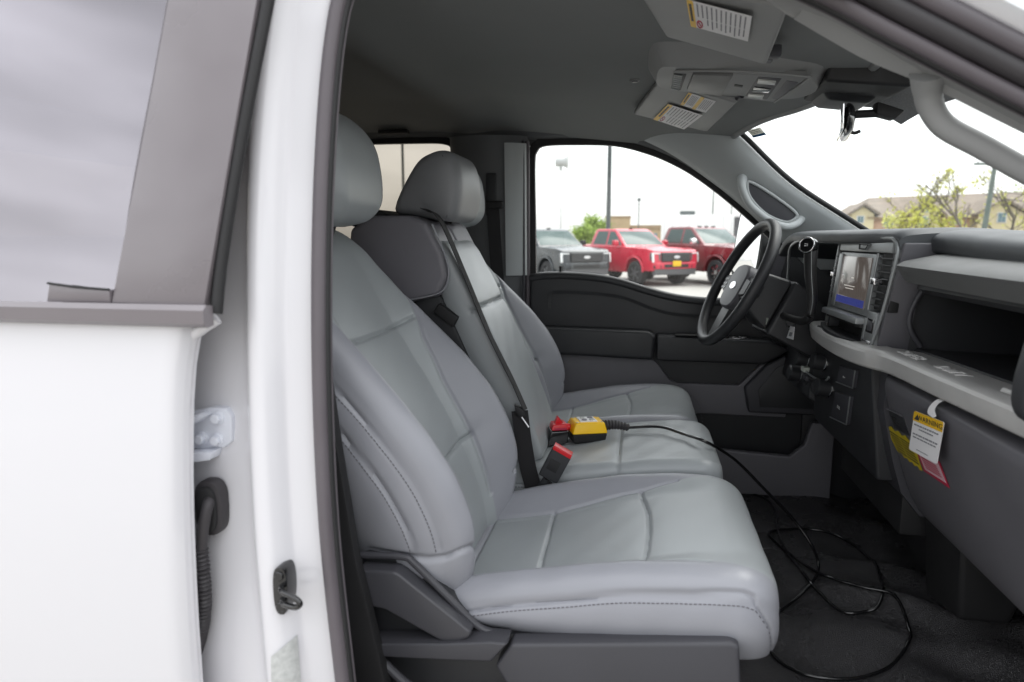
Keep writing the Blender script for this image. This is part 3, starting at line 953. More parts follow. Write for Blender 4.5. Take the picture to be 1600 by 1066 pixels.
# ------------------------------------------------------------------ windshield pillars inside, with grab handles
Wl = [(0.22, 0.745, 2.04), (0.319, 0.74, 1.968), (0.498, 0.74, 1.800), (0.726, 0.74, 1.648), (0.95, 0.74, 1.50)]
Dl = [(-0.02, 0.84, 1.985), (0.10, 0.845, 1.925), (0.222, 0.85, 1.845), (0.369, 0.855, 1.730), (0.62, 0.86, 1.50)]
def pillar(sg):
    if sg > 0:
        W = crom(Wl, 9); D = crom(Dl, 9)
        bo = [np.array([0.02, 0.03, 0.012]), np.array([0.03, 0.10, 0.03]), np.array([0, 0.08, 0.0])]
        bulge = np.array([0.006, -0.030, 0.004])
    else:                                            # mirrored, kept inside the door seal
        D = crom([(0.10, 0.765, 1.995), (0.215, 0.765, 1.943), (0.30, 0.762, 1.892), (0.375, 0.760, 1.848), (0.487, 0.758, 1.786), (0.70, 0.76, 1.66)], 8)
        W = [onY(1240, 30, -0.72), onY(1345, 90, -0.72), onY(1424, 124, -0.72), onY(1482, 150, -0.72), onY(1600, 209, -0.72), onY(1850, 330, -0.72)]
        W = crom([(p[0], 0.72, p[2]) for p in W], 8)
        bo = [np.array([0.006, 0.012, 0.004]), np.array([0.012, 0.034, 0.02]), np.array([0.004, 0.022, 0.006])]
        bulge = np.array([0.004, -0.016, 0.002])
    secs = []
    for w, d in zip(W, D):
        row = []
        for k in np.linspace(0, 1, 12):
            p = d * (1 - k) + w * k
            p = p + bulge * math.sin(math.pi * k)**0.8
            row.append(p)
        back = [row[-1] + bo[0], w + bo[1], d + bo[2]]
        secs.append(row + back)
    S = np.array(secs)
    S[..., 1] *= sg
    mtl = 'pillar' if sg > 0 else 'liner2'
    o = fixn(mesh("windshield_pillar_trim", S.reshape(-1, 3), grid_faces(len(S), S.shape[1], True), mtl, T, "pale grey windshield pillar trim with grab handle, driver side" if sg > 0 else "grey windshield pillar trim with open grab handle, nearest side", True, 45))
    tube("glass_edge_band", [(w[0] + 0.016, (w[1] + 0.004) * sg, w[2] + 0.010) for w in W], 0.009, 'black', T, 8, (0, 1, 0))
    if sg > 0:                                       # handle: a bowed bar standing off the pillar, with feet
        bar = [onY(1160, 278, 0.775), onY(1160, 295, 0.735), onY(1172, 320, 0.715), onY(1199, 343, 0.712), onY(1226, 354, 0.718), onY(1244, 350, 0.74), onY(1252, 342, 0.775)]
        sw_ = [1.5, 1.1, 1.0, 1.0, 1.05, 1.2]
        rr_ = 0.0125
    else:
        bar = [onY(1452, 112, -0.735), onY(1450, 138, -0.718), onY(1455, 168, -0.705), onY(1478, 199, -0.70), onY(1535, 230, -0.70), onY(1605, 269, -0.70), onY(1700, 318, -0.705), onY(1770, 335, -0.72), onY(1800, 325, -0.765)]
        sw_ = [1.5, 1.1, 1.0, 1.0, 1.2, 1.6]
        rr_ = 0.0168
    b = crom(bar, 10)
    sc = np.interp(np.linspace(0, 1, len(b)), [0, 0.16, 0.3, 0.7, 0.88, 1], sw_)
    if sg > 0:
        rc_ = [(1168, 286), (1180, 288), (1212, 308), (1243, 332), (1242, 342), (1226, 347), (1196, 334), (1172, 308)]
        q_ = [onY(u, v, 0.752) for u, v in rc_]
        prism("handle_recess_shade", [(float(p[0]), float(p[2])) for p in q_], 'Y', 0.754, 0.80, 'darkgrey', o, 0.002)  # dark plate put in for the shade behind the bar
        tube("handle_bezel", crom(q_, 6, True), 0.0052, mtl, o, 10, (0, 1, 0), closed=True)
    tube("grab_handle", b, rr_, mtl, o, 16, (0, 1, 0), scale=sc, ry=rr_ * 0.92)
    return o
pillar(1); pillar(-1)
# header trim between the liner and the glass
hd = crom([(head_front(y) - 0.004, y, liner_z(head_front(y), y) + 0.004) for y in np.linspace(-0.74, 0.74, 15)], 4)
tube("windshield_header_trim", hd, 0.012, 'liner2', T, 10)

# ------------------------------------------------------------------ far side: driver door, centre pillar, rear door
dd = empty("driver_door", (0, 0, 0), 0, T)
dd["label"] = "dark grey inner panel and window of the closed driver door"
belt = crom([(x, 0, z) for x, z in [(-0.425, 1.468), (-0.36, 1.478), (-0.25, 1.478), (-0.15, 1.470), (-0.07, 1.455), (0.02, 1.428), (0.12, 1.402), (0.22, 1.389), (0.35, 1.385), (0.75, 1.385)]], 4)
outline = [(p[0], p[2]) for p in belt] + [(0.75, 0.62), (-0.425, 0.62)]
prism("upper_panel", outline, 'Y', 0.855, 0.905, 'charcoal', dd, 0.012, 3, "charcoal upper door trim below the window")
sweep("sill_roll", [(p[0], 0.868, p[2] - 0.012) for p in belt], circ(0.018, 12), 'charcoal', dd, (0, 1, 0))
# raised contour in the upper panel
ct = crom([(x, 0.853, z) for x, z in [(-0.345, 1.34), (-0.34, 1.395), (-0.30, 1.405), (-0.15, 1.400), (-0.05, 1.385), (0.06, 1.345), (0.16, 1.325), (0.4, 1.315)]], 6)
sweep("panel_crease", ct, [(-0.006, -0.004), (0.006, -0.007), (0.004, 0.006), (-0.006, 0.004)], 'charcoal', dd, (0, 1, 0))
# armrest in two pieces
prism("armrest", [(-0.385, 1.275), (0.045, 1.268), (0.068, 1.250), (0.062, 1.160), (-0.30, 1.170), (-0.375, 1.205)], 'Y', 0.765, 0.862, 'charcoal', dd, 0.016, 4, "padded armrest on the driver door")
prism("switch_pod", [(0.072, 1.255), (0.48, 1.245), (0.55, 1.21), (0.46, 1.155), (0.072, 1.158)], 'Y', 0.770, 0.862, 'charcoal', dd, 0.012, 3)
box("pull_cup", (0.14, 0.768, 1.2545), (0.24, 0.83, 1.259), 'black', dd, 0.002)
for k in range(3):
    box("window_switch", (0.31 + k * 0.035, 0.785, 1.247), (0.335 + k * 0.035, 0.81, 1.256), 'gloss', dd, 0.002)
tube("switch_ring", [(0.37 + 0.045 * math.cos(a), 0.80 + 0.022 * math.sin(a), 1.2495) for a in np.linspace(0, 2 * math.pi, 24, endpoint=False)], 0.0022, 'steel', dd, 6, closed=True)
# lower grey panel with pocket openings
low = [(-0.40, 1.20), (-0.372, 1.205), (-0.30, 1.165), (0.062, 1.152), (0.082, 1.135), (0.125, 1.075), (0.155, 1.062), (0.385, 1.062), (0.47, 1.155), (0.56, 1.16), (0.56, 0.945), (0.235, 0.945), (0.215, 0.93), (0.20, 0.86), (0.20, 0.64), (-0.40, 0.64)]
prism("lower_panel", low, 'Y', 0.832, 0.857, 'doorgrey', dd, 0.006, 3, "mid grey lower door panel")
prism("speaker_cover", [(0.40, 1.06), (0.475, 1.15), (0.60, 1.22), (0.72, 1.2), (0.72, 0.965), (0.42, 0.965)], 'Y', 0.80, 0.834, 'darkgrey', dd, 0.012, 3)
prism("speaker_grille", [(0.45, 1.055), (0.51, 1.14), (0.60, 1.195), (0.70, 1.18), (0.70, 0.99), (0.46, 0.99)], 'Y', 0.796, 0.802, 'charcoal', dd, 0.002)
prism("pocket_front", [(0.20, 0.655), (0.20, 0.81), (0.225, 0.828), (0.57, 0.812), (0.62, 0.86), (0.64, 0.945), (0.72, 0.945), (0.72, 0.655)], 'Y', 0.77, 0.80, 'doorgrey', dd, 0.008, 3, "grey map pocket front on the driver door")
box("pocket_floor", (0.2, 0.78, 0.64), (0.72, 0.856, 0.68), 'black', dd, 0.002)
# lock knob
tube("lock_knob", [(-0.305, 0.875, 1.478), (-0.305, 0.875, 1.503)], 0.005, 'black', dd, 10)
disc("lock_knob_cap", (-0.305, 0.875, 1.500), (0, 0, 1), 0.0075, 0.006, 'black', dd)
# window frame and pane
wf = crom([(x, 0.885, z) for x, z in [(-0.418, 1.46), (-0.422, 1.7), (-0.425, 1.90), (-0.415, 1.955), (-0.375, 1.982), (-0.25, 1.984), (-0.10, 1.976), (0.02, 1.945), (0.12, 1.903), (0.222, 1.842), (0.369, 1.727), (0.62, 1.50)]], 8)
sweep("window_frame_rubber", wf, [(-0.016, -0.013), (0.016, -0.013), (0.016, 0.013), (-0.016, 0.013)], 'black', dd, (0, 1, 0), label="black rubber frame of the driver window")
gp = [(-0.42, 1.40), (0.66, 1.36), (0.66, 1.48), (0.37, 1.735), (0.222, 1.85), (0.12, 1.91), (0.02, 1.95), (-0.10, 1.982), (-0.38, 1.988), (-0.42, 1.95)]
prism("window_pane", gp, 'Y', 0.896, 0.900, 'glass', dd, 0, label="clear driver window spotted with dried rain")
# outer skin of the door
box("outer_skin", (-0.43, 0.955, 0.5), (0.95, 0.975, 1.36), 'white', dd, 0.006)
# divider post and sail panel by the mirror
hexa("sail_panel", [(0.50, 0.862, 1.39), (0.70, 0.862, 1.39), (0.70, 0.862, 1.47), (0.545, 0.862, 1.585), (0.50, 0.885, 1.39), (0.70, 0.885, 1.39), (0.70, 0.885, 1.47), (0.545, 0.885, 1.585)], 'charcoal', dd, 0.004)
# side roof trim above the far doors, from the liner edge down to the window frames
for nm_, pts_ in (("roof_side_trim", [(-2.0, 2.002), (-1.3, 2.012), (-0.9, 2.014), (-0.74, 2.010), (-0.58, 2.000), (-0.40, 1.996), (-0.25, 1.996), (-0.10, 1.988), (0.02, 1.957), (0.12, 1.915), (0.2, 1.87)]),):
    pth = crom([(x, 0.862, z + 0.028) for x, z in pts_], 6)
    sweep(nm_, pth, [(-0.045, -0.030), (-0.030, -0.034), (0.000, -0.030), (0.022, -0.016), (0.036, 0.010), (0.040, 0.045), (-0.045, 0.045)] if False else [(-0.05, -0.030), (0.0, -0.032), (0.016, -0.022), (0.028, -0.002), (0.040, 0.040), (-0.05, 0.045)], 'pillar2', T, (0, 0, 1), ang=60)
# far centre pillar
Pp = []
for z in np.linspace(0.9, 2.0, 26):
    lean = 0.0 if z < 1.48 else (z - 1.48) * 0.06
    row = []
    for k in np.linspace(0, 1, 20):
        x = -0.735 + 0.300 * k
        y = 0.865 - 0.055 * math.sin(math.pi * min(1, k * 1.02))**0.55 + 0.02 * (k - 0.5) - lean
        row.append((x, y, z))
    Pp.append(row)
slab("centre_pillar_trim", Pp, (0, 0.07, 0), 'pillar2', T, "grey centre pillar trim behind the driver seat", 60)
Pp2 = []
for z in np.linspace(1.47, 1.97, 14):
    lean = (z - 1.48) * 0.06
    Pp2.append([(-0.512 + 0.077 * k, 0.817 - lean - 0.006 + 0.038 * k**2, z) for k in np.linspace(0, 1, 8)])
slab("pillar_edge_trim", Pp2, (0.0, 0.02, 0), 'pillar', T, "pale vertical strip on the centre pillar", 60)
tube("pillar_seal", [(-0.434, 0.862 - max(0, (z - 1.48) * 0.05), z) for z in np.linspace(0.9, 1.98, 18)], 0.010, 'rubber2', T, 10, (0, 1, 0))
tube("pillar_seal", [(-0.446, 0.842 - max(0, (z - 1.48) * 0.05), z) for z in np.linspace(0.9, 1.98, 18)], 0.006, 'darkgrey', T, 10, (0, 1, 0))
box("pillar_top_filler", (-0.50, 0.902, 1.972), (-0.408, 0.925, 2.06), 'pillar2', T, 0.004)
# driver belt on that pillar
db = empty("driver_seat_belt", (0, 0, 0), 0, T)
db["label"] = "black shoulder belt hanging on the far centre pillar"
box("height_slider", (-0.585, 0.782, 1.70), (-0.545, 0.80, 1.86), 'charcoal', db, 0.006, 3)
box("belt_guide", (-0.580, 0.765, 1.725), (-0.515, 0.785, 1.755), 'black', db, 0.008, 3)
disc("guide_bolt", (-0.525, 0.764, 1.74), (0, -1, 0), 0.012, 0.012, 'black', db)
bp_ = crom([(-0.555, 0.775, 1.74), (-0.548, 0.778, 1.60), (-0.535, 0.785, 1.40), (-0.52, 0.79, 1.15), (-0.50, 0.79, 0.8)], 8)
sweep("webbing", bp_, [(-0.024, -0.0008), (0.024, -0.0008), (0.024, 0.0008), (-0.024, 0.0008)], 'webbing', db, (0, 1, 0))
# far rear door
fr_ = empty("far_rear_door", (0, 0, 0), 0, T)
fr_["label"] = "rear door window on the far side with bronze tint"
box("door_panel", (-2.0, 0.86, 0.55), (-0.735, 0.93, 1.44), 'darkgrey', fr_, 0.01)
wf2 = crom([(x, 0.878, z) for x, z in [(-0.735, 1.40), (-0.718, 1.65), (-0.712, 1.88), (-0.722, 1.955), (-0.765, 1.994), (-0.90, 2.002), (-1.3, 2.0), (-1.65, 1.98)]], 8)
sweep("window_frame_rubber", wf2, [(-0.014, -0.012), (0.014, -0.012), (0.014, 0.012), (-0.014, 0.012)], 'black', fr_, (0, 1, 0))
prism("window_pane", [(-1.68, 1.42), (-0.735, 1.40), (-0.712, 1.66), (-0.705, 1.88), (-0.715, 1.96), (-0.76, 2.0), (-0.9, 2.008), (-1.68, 1.99)], 'Y', 0.885, 0.889, 'privacy', fr_, 0)
box("quarter_trim", (-2.02, 0.84, 1.42), (-1.66, 0.93, 2.06), 'liner', T, 0.02)
box("quarter_trim", (-2.02, -0.93, 1.42), (-1.80, -0.86, 2.06), 'liner', T, 0.02)
# slot and hook in the rear headliner edge
box("roof_slot", (-1.02, 0.800, 2.018), (-0.90, 0.83, 2.034), 'black', T, 0.004)
disc("coat_hook", (-1.12, 0.80, 2.03), (0, -1, 0), 0.012, 0.02, 'charcoal', T)

# ------------------------------------------------------------------ open front passenger door, swung forward
fd = empty("front_passenger_door", (0.98, -0.99, 0), R(-108), T)
fd["label"] = "front passenger door swung wide open"
def fbox(name, lo, hi, m, bev=0.01): return box(name, lo, hi, m, fd, bev, 3)
fbox("door_skin", (0.0, 0.02, 0.5), (1.36, 0.06, 1.38), 'white')
fbox("inner_panel", (0.02, -0.06, 0.55), (1.34, 0.018, 1.37), 'charcoal')
fbox("armrest", (0.35, -0.14, 1.10), (1.2, -0.062, 1.20), 'charcoal')
fbox("map_pocket", (0.15, -0.12, 0.58), (1.1, -0.062, 0.78), 'midgrey')
tube("window_frame", crom([(0.35, 0.0, 1.37), (0.60, -0.03, 1.62), (0.85, -0.07, 1.85), (1.05, -0.09, 1.95), (1.28, -0.09, 1.96), (1.35, -0.08, 1.88), (1.36, 0.0, 1.37)], 6), 0.022, 'white', fd, 10, (0, 1, 0))
prism("window_pane", [(0.40, 1.36), (0.62, 1.62), (0.86, 1.84), (1.05, 1.94), (1.28, 1.95), (1.34, 1.88), (1.35, 1.36)], 'Z', 0, 1, 'glass', fd, 0, P=lambda a, b, t: (a, 0.01 - (b - 1.36) * 0.15 + t * 0.004, b))
# ================================================================== seats
def frame_back(O, deg):
    a = np.array([-math.sin(R(deg)), 0, math.cos(R(deg))]); n = np.array([math.cos(R(deg)), 0, math.sin(R(deg))])
    return np.array(O, float), a, n

def stitch_obj(pad, polys, parent, name="stitching", **kw):
    V, Fc = pad.stitches(polys, **kw)
    o = fixn(mesh(name, V, Fc, 'stitch', parent, None, False))
    o["kind"] = "stuff"
    return o

CUSH_HW = smf([-0.42, -0.3, -0.1, 0.1, 0.27], [0.235, 0.250, 0.262, 0.268, 0.268])
BACK_HW = smf([-0.08, 0.1, 0.3, 0.45, 0.6, 0.74], [0.235, 0.258, 0.270, 0.258, 0.232, 0.205])
def front_seat(name, y0, label):
    s = empty(name, (0, 0, 0), 0, T)
    s["label"] = label
    # ---- cushion
    near = [(-0.335, -0.163), (-0.17, -0.155), (0.02, -0.182), (0.13, -0.203), (0.19, -0.215)]
    far = [(-0.335, 0.150), (-0.17, 0.150), (0.02, 0.172), (0.10, 0.195), (0.16, 0.222)]
    seams = [([(-0.320, -0.163), (-0.318, 0.150)], 0.0045, 0.0040),
             ([(-0.172, -0.156), (-0.178, 0.150)], 0.0055, 0.0045),
             ([(0.018, -0.182), (0.028, -0.12), (0.034, -0.03), (0.033, 0.06), (0.026, 0.12), (0.018, 0.172)], 0.0055, 0.0045),
             (near[:4], 0.0035, 0.005), (far[:4], 0.0035, 0.005)]
    es = []
    for sg in (-1, 1):
        edge = [(x, sg * (float(CUSH_HW(x)) + o)) for x, o in [(-0.33, 0.002), (-0.28, 0.006), (-0.1, 0.004), (0.1, 0.000), (0.20, -0.006)]] + [(0.228, sg * 0.280), (0.238, sg * 0.315), (0.240, sg * 0.35)]
        es.append(edge)
        seams.append((edge, 0.0042, 0.0035))
    pad = Pad((0, 0, 0), (1, 0, 0), (0, 0, 1), -0.42, 0.246, CUSH_HW,
              smf([-0.42, -0.32, -0.18, 0.02, 0.12, 0.19, 0.27], [0.950, 0.958, 0.986, 1.040, 1.062, 1.070, 1.070]),
              smf([-0.42, -0.25, -0.05, 0.1, 0.2, 0.27], [0.028, 0.050, 0.040, 0.018, 0.004, 0.0]),
              smf([-0.42, -0.27, -0.1, 0.1, 0.27], [0.950, 0.932, 0.922, 0.925, 0.925]),
              rc=0.040, e0=(0.0, 0.0, 0.03), e1=(0.040, 0.055, 0.075, 0.0), t0=0.80, g0=0.52, g1=0.86, ns=270, nt=250, nside=26, bulge=0.010, taper=0.018, seams=seams, y0=y0, waves=0.0004)
    def mf(ss, c):
        b = np.where(c < 0, np.interp(ss, [-0.335, -0.17, 0.02, 0.13, 0.19], [0.163, 0.155, 0.182, 0.203, 0.215]), np.interp(ss, [-0.335, -0.17, 0.02, 0.10, 0.16], [0.150, 0.150, 0.172, 0.195, 0.222]))
        return sstep(b + 0.0025, b - 0.0025, np.abs(c)) * sstep(-0.3205, -0.3160, ss)
    pad.build("cushion", ['twotone'], s, "grey vinyl seat cushion with sewn panels", mf)
    stitch_obj(pad, [[(a, c + (0.009 if c > 0 else -0.009)) for a, c in e] for e in es], s)
    # ---- backrest
    O, a, n = frame_back((-0.335, 0, 1.0), 28)
    vs1 = [(0.02, 0.150), (0.15, 0.160), (0.30, 0.165), (0.42, 0.178), (0.50, 0.205), (0.56, 0.222)]
    seams = [([(0.470, -0.186), (0.465, -0.06), (0.465, 0.06), (0.470, 0.186)], 0.0065, 0.005),
             ([(0.165, -0.160), (0.160, 0.0), (0.165, 0.160)], 0.0065, 0.005),
             (vs1, 0.0045, 0.0045), ([(x, -c) for x, c in vs1], 0.0045, 0.0045)]
    es = []
    for sg in (-1, 1):
        for o_ in (0.010, 0.058):
            e = [(x, sg * (float(BACK_HW(x)) + o_ + 0.02 * max(0, x - 0.3))) for x in np.linspace(0.065 if o_ < 0.03 else 0.085, 0.60, 14)]
            es.append(e)
            seams.append((e, 0.0040, 0.0035))
        seams.append(([(0.030, sg * 0.205), (0.045, sg * 0.245), (0.060, sg * 0.29), (0.085, sg * 0.34), (0.115, sg * 0.41)], 0.0060, 0.005))
    pad = Pad(O, a, n, -0.075, 0.772, BACK_HW,
              smf([-0.08, 0.0, 0.1, 0.25, 0.47, 0.6, 0.74], [-0.015, 0.002, 0.016, 0.022, 0.012, 0.008, 0.0]),
              smf([-0.08, 0.0, 0.06, 0.16, 0.3, 0.46, 0.6, 0.74], [0.030, 0.068, 0.092, 0.104, 0.088, 0.052, 0.016, 0.0]),
              smf([-0.08, 0.2, 0.5, 0.74], [-0.120, -0.125, -0.115, -0.09]),
              rc=0.055, e0=(0.035, 0.045, 0.12, 0.02), e1=(0.075, 0.085, 0.13, 0.02), t0=0.80, g0=0.48, g1=0.90, ns=280, nt=250, nside=30, bulge=0.012, taper=0.030, seams=seams, y0=y0, waves=0.0005)
    def mb(ss, c):
        b = np.interp(ss, [0.0, 0.15, 0.30, 0.42, 0.50, 0.56], [0.150, 0.160, 0.165, 0.178, 0.205, 0.222])
        return np.maximum(sstep(b + 0.0025, b - 0.0025, np.abs(c)), sstep(0.56, 0.64, ss) * sstep(0.26, 0.20, np.abs(c)))
    pad.build("backrest", ['twotone'], s, "reclined grey vinyl backrest with tall side bolsters", mb)
    stitch_obj(pad, [[(x, c + math.copysign(0.008, c)) for x, c in e] for e in es], s)
    # ---- headrest
    Oh, ah, nh = frame_back((-0.612, 0, 1.646), 8)
    ph = Pad(Oh, ah, nh, 0.0, 0.242, smf([0, 0.08, 0.15, 0.23], [0.125, 0.138, 0.136, 0.125]),
             smf([0, 0.08, 0.15, 0.25], [0.060, 0.072, 0.072, 0.060]), smf([0, 0.23], [0.0, 0.0]), smf([0, 0.23], [-0.055, -0.050]),
             rc=0.045, e0=(0.045, 0.03, 0.05, 0.02), e1=(0.085, 0.055, 0.11, 0.035), t0=0.60, ns=60, nt=60, nside=16, bulge=0.008,
             seams=[([(0.0, 0.168), (0.1, 0.175), (0.23, 0.168)], 0.003, 0.003), ([(0.0, -0.168), (0.1, -0.175), (0.23, -0.168)], 0.003, 0.003)], y0=y0)
    ph.build("headrest", ['seat'], s, "rounded grey vinyl headrest")
    for yy in (-0.06, 0.06):
        tube("headrest_post", [(-0.685, y0 + yy, 1.56), (-0.630, y0 + yy, 1.70)], 0.006, 'black', s, 10)
    return s
ps = front_seat("passenger_seat", -0.478, "light grey vinyl front passenger seat, nearest of the three seats")

# plastic side shields of the passenger seat (traced in the seat's own side plane)
YS = -0.752
def sp_(pts, Y=YS): return [(float(onY(u, v, Y)[0]), float(onY(u, v, Y)[2])) for u, v in pts]
prism("seat_frame_shield", sp_([(560, 872), (628, 874), (645, 884), (742, 982), (775, 997), (800, 1001), (1150, 999), (1157, 1006), (1157, 1120), (560, 1120)]), 'Y', -0.735, -0.71, 'charcoal', ps, 0.004)
sweep("shield_rim", crom([(p[0], -0.742, p[1]) for p in sp_([(556, 871), (626, 874), (645, 885), (690, 930), (742, 981), (772, 995)])], 6), circ(0.0065, 10), 'darkgrey', ps, (0, 1, 0))
prism("recliner_cover", sp_([(560, 888), (618, 891), (630, 899), (738, 986), (734, 994), (718, 1001), (692, 1000), (604, 950), (560, 940)], -0.765), 'Y', -0.772, -0.735, 'darkgrey', ps, 0.008, 3, "dark plastic recliner cover on the near seat side")
prism("shield_ledge", sp_([(560, 1003), (700, 1003), (768, 1000), (795, 1003), (768, 1032), (680, 1028), (560, 1022)], -0.775), 'Y', -0.782, -0.735, 'darkgrey', ps, 0.006, 3)
prism("side_shield", sp_([(800, 1003), (1140, 1001), (1155, 1008), (1158, 1130), (830, 1130), (775, 1038)], -0.765), 'Y', -0.772, -0.735, 'darkgrey', ps, 0.007, 3, "dark plastic side shield under the passenger cushion")
sweep("ledge_lever", crom([(p[0], -0.775, p[1]) for p in sp_([(600, 1036), (632, 1066), (660, 1085)], -0.775)], 6), circ(0.008, 10), 'darkgrey', ps, (0, 1, 0))
box("seat_base", (-0.42, -0.72, 0.66), (0.16, -0.25, 0.94), 'black', ps, 0.02)

# driver seat: the same seat on the other side
def copy_tree(o, parent, dx=(0, 0, 0)):
    c = o.copy()
    COL.objects.link(c)
    c.parent = parent
    c.location = Vector(dx)
    return c
ds = empty("driver_seat", (0, 0, 0), 0, T)
ds["label"] = "light grey vinyl driver seat, farthest of the three seats"
for ch in list(ps.children):
    if ch.name.split(".")[0] in ("cushion", "backrest", "stitching", "headrest", "headrest_post"):
        copy_tree(ch, ds, (-0.050 if ch.data.name.startswith(("cushion",)) else 0.012, 0.955, 0.008))
box("seat_base", (-0.42, 0.24, 0.66), (0.13, 0.72, 0.94), 'black', ds, 0.02)

# ---- centre seat
ms = empty("centre_seat", (0, 0, 0), 0, T)
ms["label"] = "narrow grey vinyl centre seat between the two front seats"
MH = smf([-0.36, 0, 0.22], [0.195, 0.205, 0.205])
ce = [[(x, sg * 0.212) for x in np.linspace(-0.3, 0.17, 8)] for sg in (-1, 1)]
pm = Pad((0, 0, 0), (1, 0, 0), (0, 0, 1), -0.36, 0.215, MH,
         smf([-0.36, -0.2, -0.04, 0.1, 0.17, 0.22], [1.045, 1.052, 1.072, 1.088, 1.090, 1.088]),
         smf([-0.36, 0.22], [0.0, 0.0]), smf([-0.36, 0.22], [0.92, 0.92]), rc=0.030, e0=(0, 0, 0.03), e1=(0.035, 0.04, 0.06), t0=0.84, ns=120, nt=90, nside=20, bulge=0.006,
         seams=[([(-0.042, -0.26), (-0.040, 0.0), (-0.042, 0.26)], 0.005, 0.004), (ce[0], 0.003, 0.003), (ce[1], 0.003, 0.003)], waves=0.0007)
pm.build("cushion", ['seat'], ms, "flat grey vinyl centre cushion")
stitch_obj(pm, [[(a, c + math.copysign(0.006, c)) for a, c in e] for e in ce], ms)
Om, am, nm_ = frame_back((-0.246, 0, 1.08), 23.5)
pb = Pad(Om, am, nm_, -0.03, 0.61, smf([-0.03, 0.3, 0.61], [0.150, 0.165, 0.168]),
         smf([-0.03, 0.1, 0.4, 0.61], [0.010, 0.018, 0.012, -0.005]), smf([-0.03, 0.61], [0, 0]), smf([-0.03, 0.61], [-0.09, -0.06]),
         rc=0.020, e0=(0.01, 0.01, 0.03), e1=(0.05, 0.02, 0.07), t0=0.86, ns=120, nt=70, nside=14, bulge=0.003,
         seams=[([(0.395, -0.17), (0.390, 0), (0.395, 0.17)], 0.007, 0.005)], waves=0.0004)
pb.build("backrest", ['seat'], ms, "centre backrest with one cross seam")
M['seatshade'] = mat("seat_vinyl_shaded", (0.165, 0.160, 0.178), 0.45, bump=0.22, bscale=520, var=0.03, vscale=5, tex='VORONOI', bdist=0.0006)  # darker copy of the seat vinyl, pillar shade put into its colour
M['seatshade2'] = mat("seat_vinyl_half_shaded", (0.20, 0.205, 0.215), 0.42, bump=0.22, bscale=520, var=0.03, vscale=5, tex='VORONOI', bdist=0.0006)  # mid-tone copy of the vinyl, averaging lit front and shaded side
blk = [(-0.715, 1.640), (-0.66, 1.672), (-0.56, 1.672), (-0.515, 1.655), (-0.475, 1.58), (-0.464, 1.52), (-0.488, 1.474), (-0.58, 1.452), (-0.74, 1.47)]
prism("backrest_shell", blk, 'Y', -0.192, 0.0, 'seatshade', ms, 0.016, 4, "vinyl side of the centre backrest, darkened for shade")
prism("backrest_shell", blk, 'Y', 0.0005, 0.192, 'seatshade', ms, 0.016, 4)
prism("shell_lower", [(-0.60, 1.46), (-0.49, 1.475), (-0.32, 1.10), (-0.45, 1.02)], 'Y', -0.165, 0.165, 'charcoal', ms, 0.008, 3)
tr = [(p[0], -0.1935, p[2]) for p in crom([(-0.500, 0, 1.650), (-0.468, 0, 1.575), (-0.460, 0, 1.525), (-0.482, 0, 1.484), (-0.57, 0, 1.462)], 6)]
tube("shell_piping", tr, 0.0022, 'seat2', ms, 6, (0, 1, 0))
prism("backrest_lip", [(-0.74, 1.655), (-0.70, 1.692), (-0.655, 1.688), (-0.60, 1.668), (-0.70, 1.64)], 'Y', -0.17, 0.17, 'black', ms, 0.006, 3)
# release latch in the dark recess
prism("release_latch", sp_([(686, 474), (716, 496), (707, 512), (676, 488)], -0.178), 'Y', -0.178, -0.155, 'black', ms, 0.004, 3)
# centre headrest
hh = [(-0.628, 1.690), (-0.570, 1.800), (-0.525, 1.832), (-0.485, 1.836), (-0.460, 1.815), (-0.447, 1.76), (-0.451, 1.70), (-0.470, 1.662), (-0.52, 1.662), (-0.58, 1.672)]
secs = []
hc = np.array(crom([(x, 0, z) for x, z in hh], 5, True))
cen = hc.mean(0)
for t in np.linspace(-1, 1, 34):
    k = max(0.0, (abs(t) - 0.62) / 0.38)
    sc = 1 - 0.22 * (1 - math.sqrt(max(0, 1 - k**2)))
    if abs(t) == 1: sc *= 0.96
    q = cen + (hc - cen) * sc
    q = q.copy(); q[:, 1] = t * 0.132
    secs.append(q)
secs = np.array(secs)
nk = secs.shape[1]
fh = grid_faces(len(secs), nk, True) + [tuple(range(nk))[::-1], tuple((len(secs) - 1) * nk + j for j in range(nk))]
hrm = fixn(mesh("headrest", secs.reshape(-1, 3), fh, ['seatshade2'], ms, "rounded centre headrest, vinyl darkened for shade", True, 60))
for yy in (-0.05, 0.05):
    tube("headrest_post", [(-0.54, yy, 1.60), (-0.515, yy, 1.69)], 0.006, 'black', ms, 8)
tube("headrest_seam", [(x, -0.127 - 0.003 * math.sin((z - 1.68) * 20), z) for x, z in [(-0.482, 1.668), (-0.476, 1.70), (-0.474, 1.74), (-0.478, 1.78), (-0.49, 1.822)]], 0.0012, 'stitch', ms, 6, (0, 1, 0))

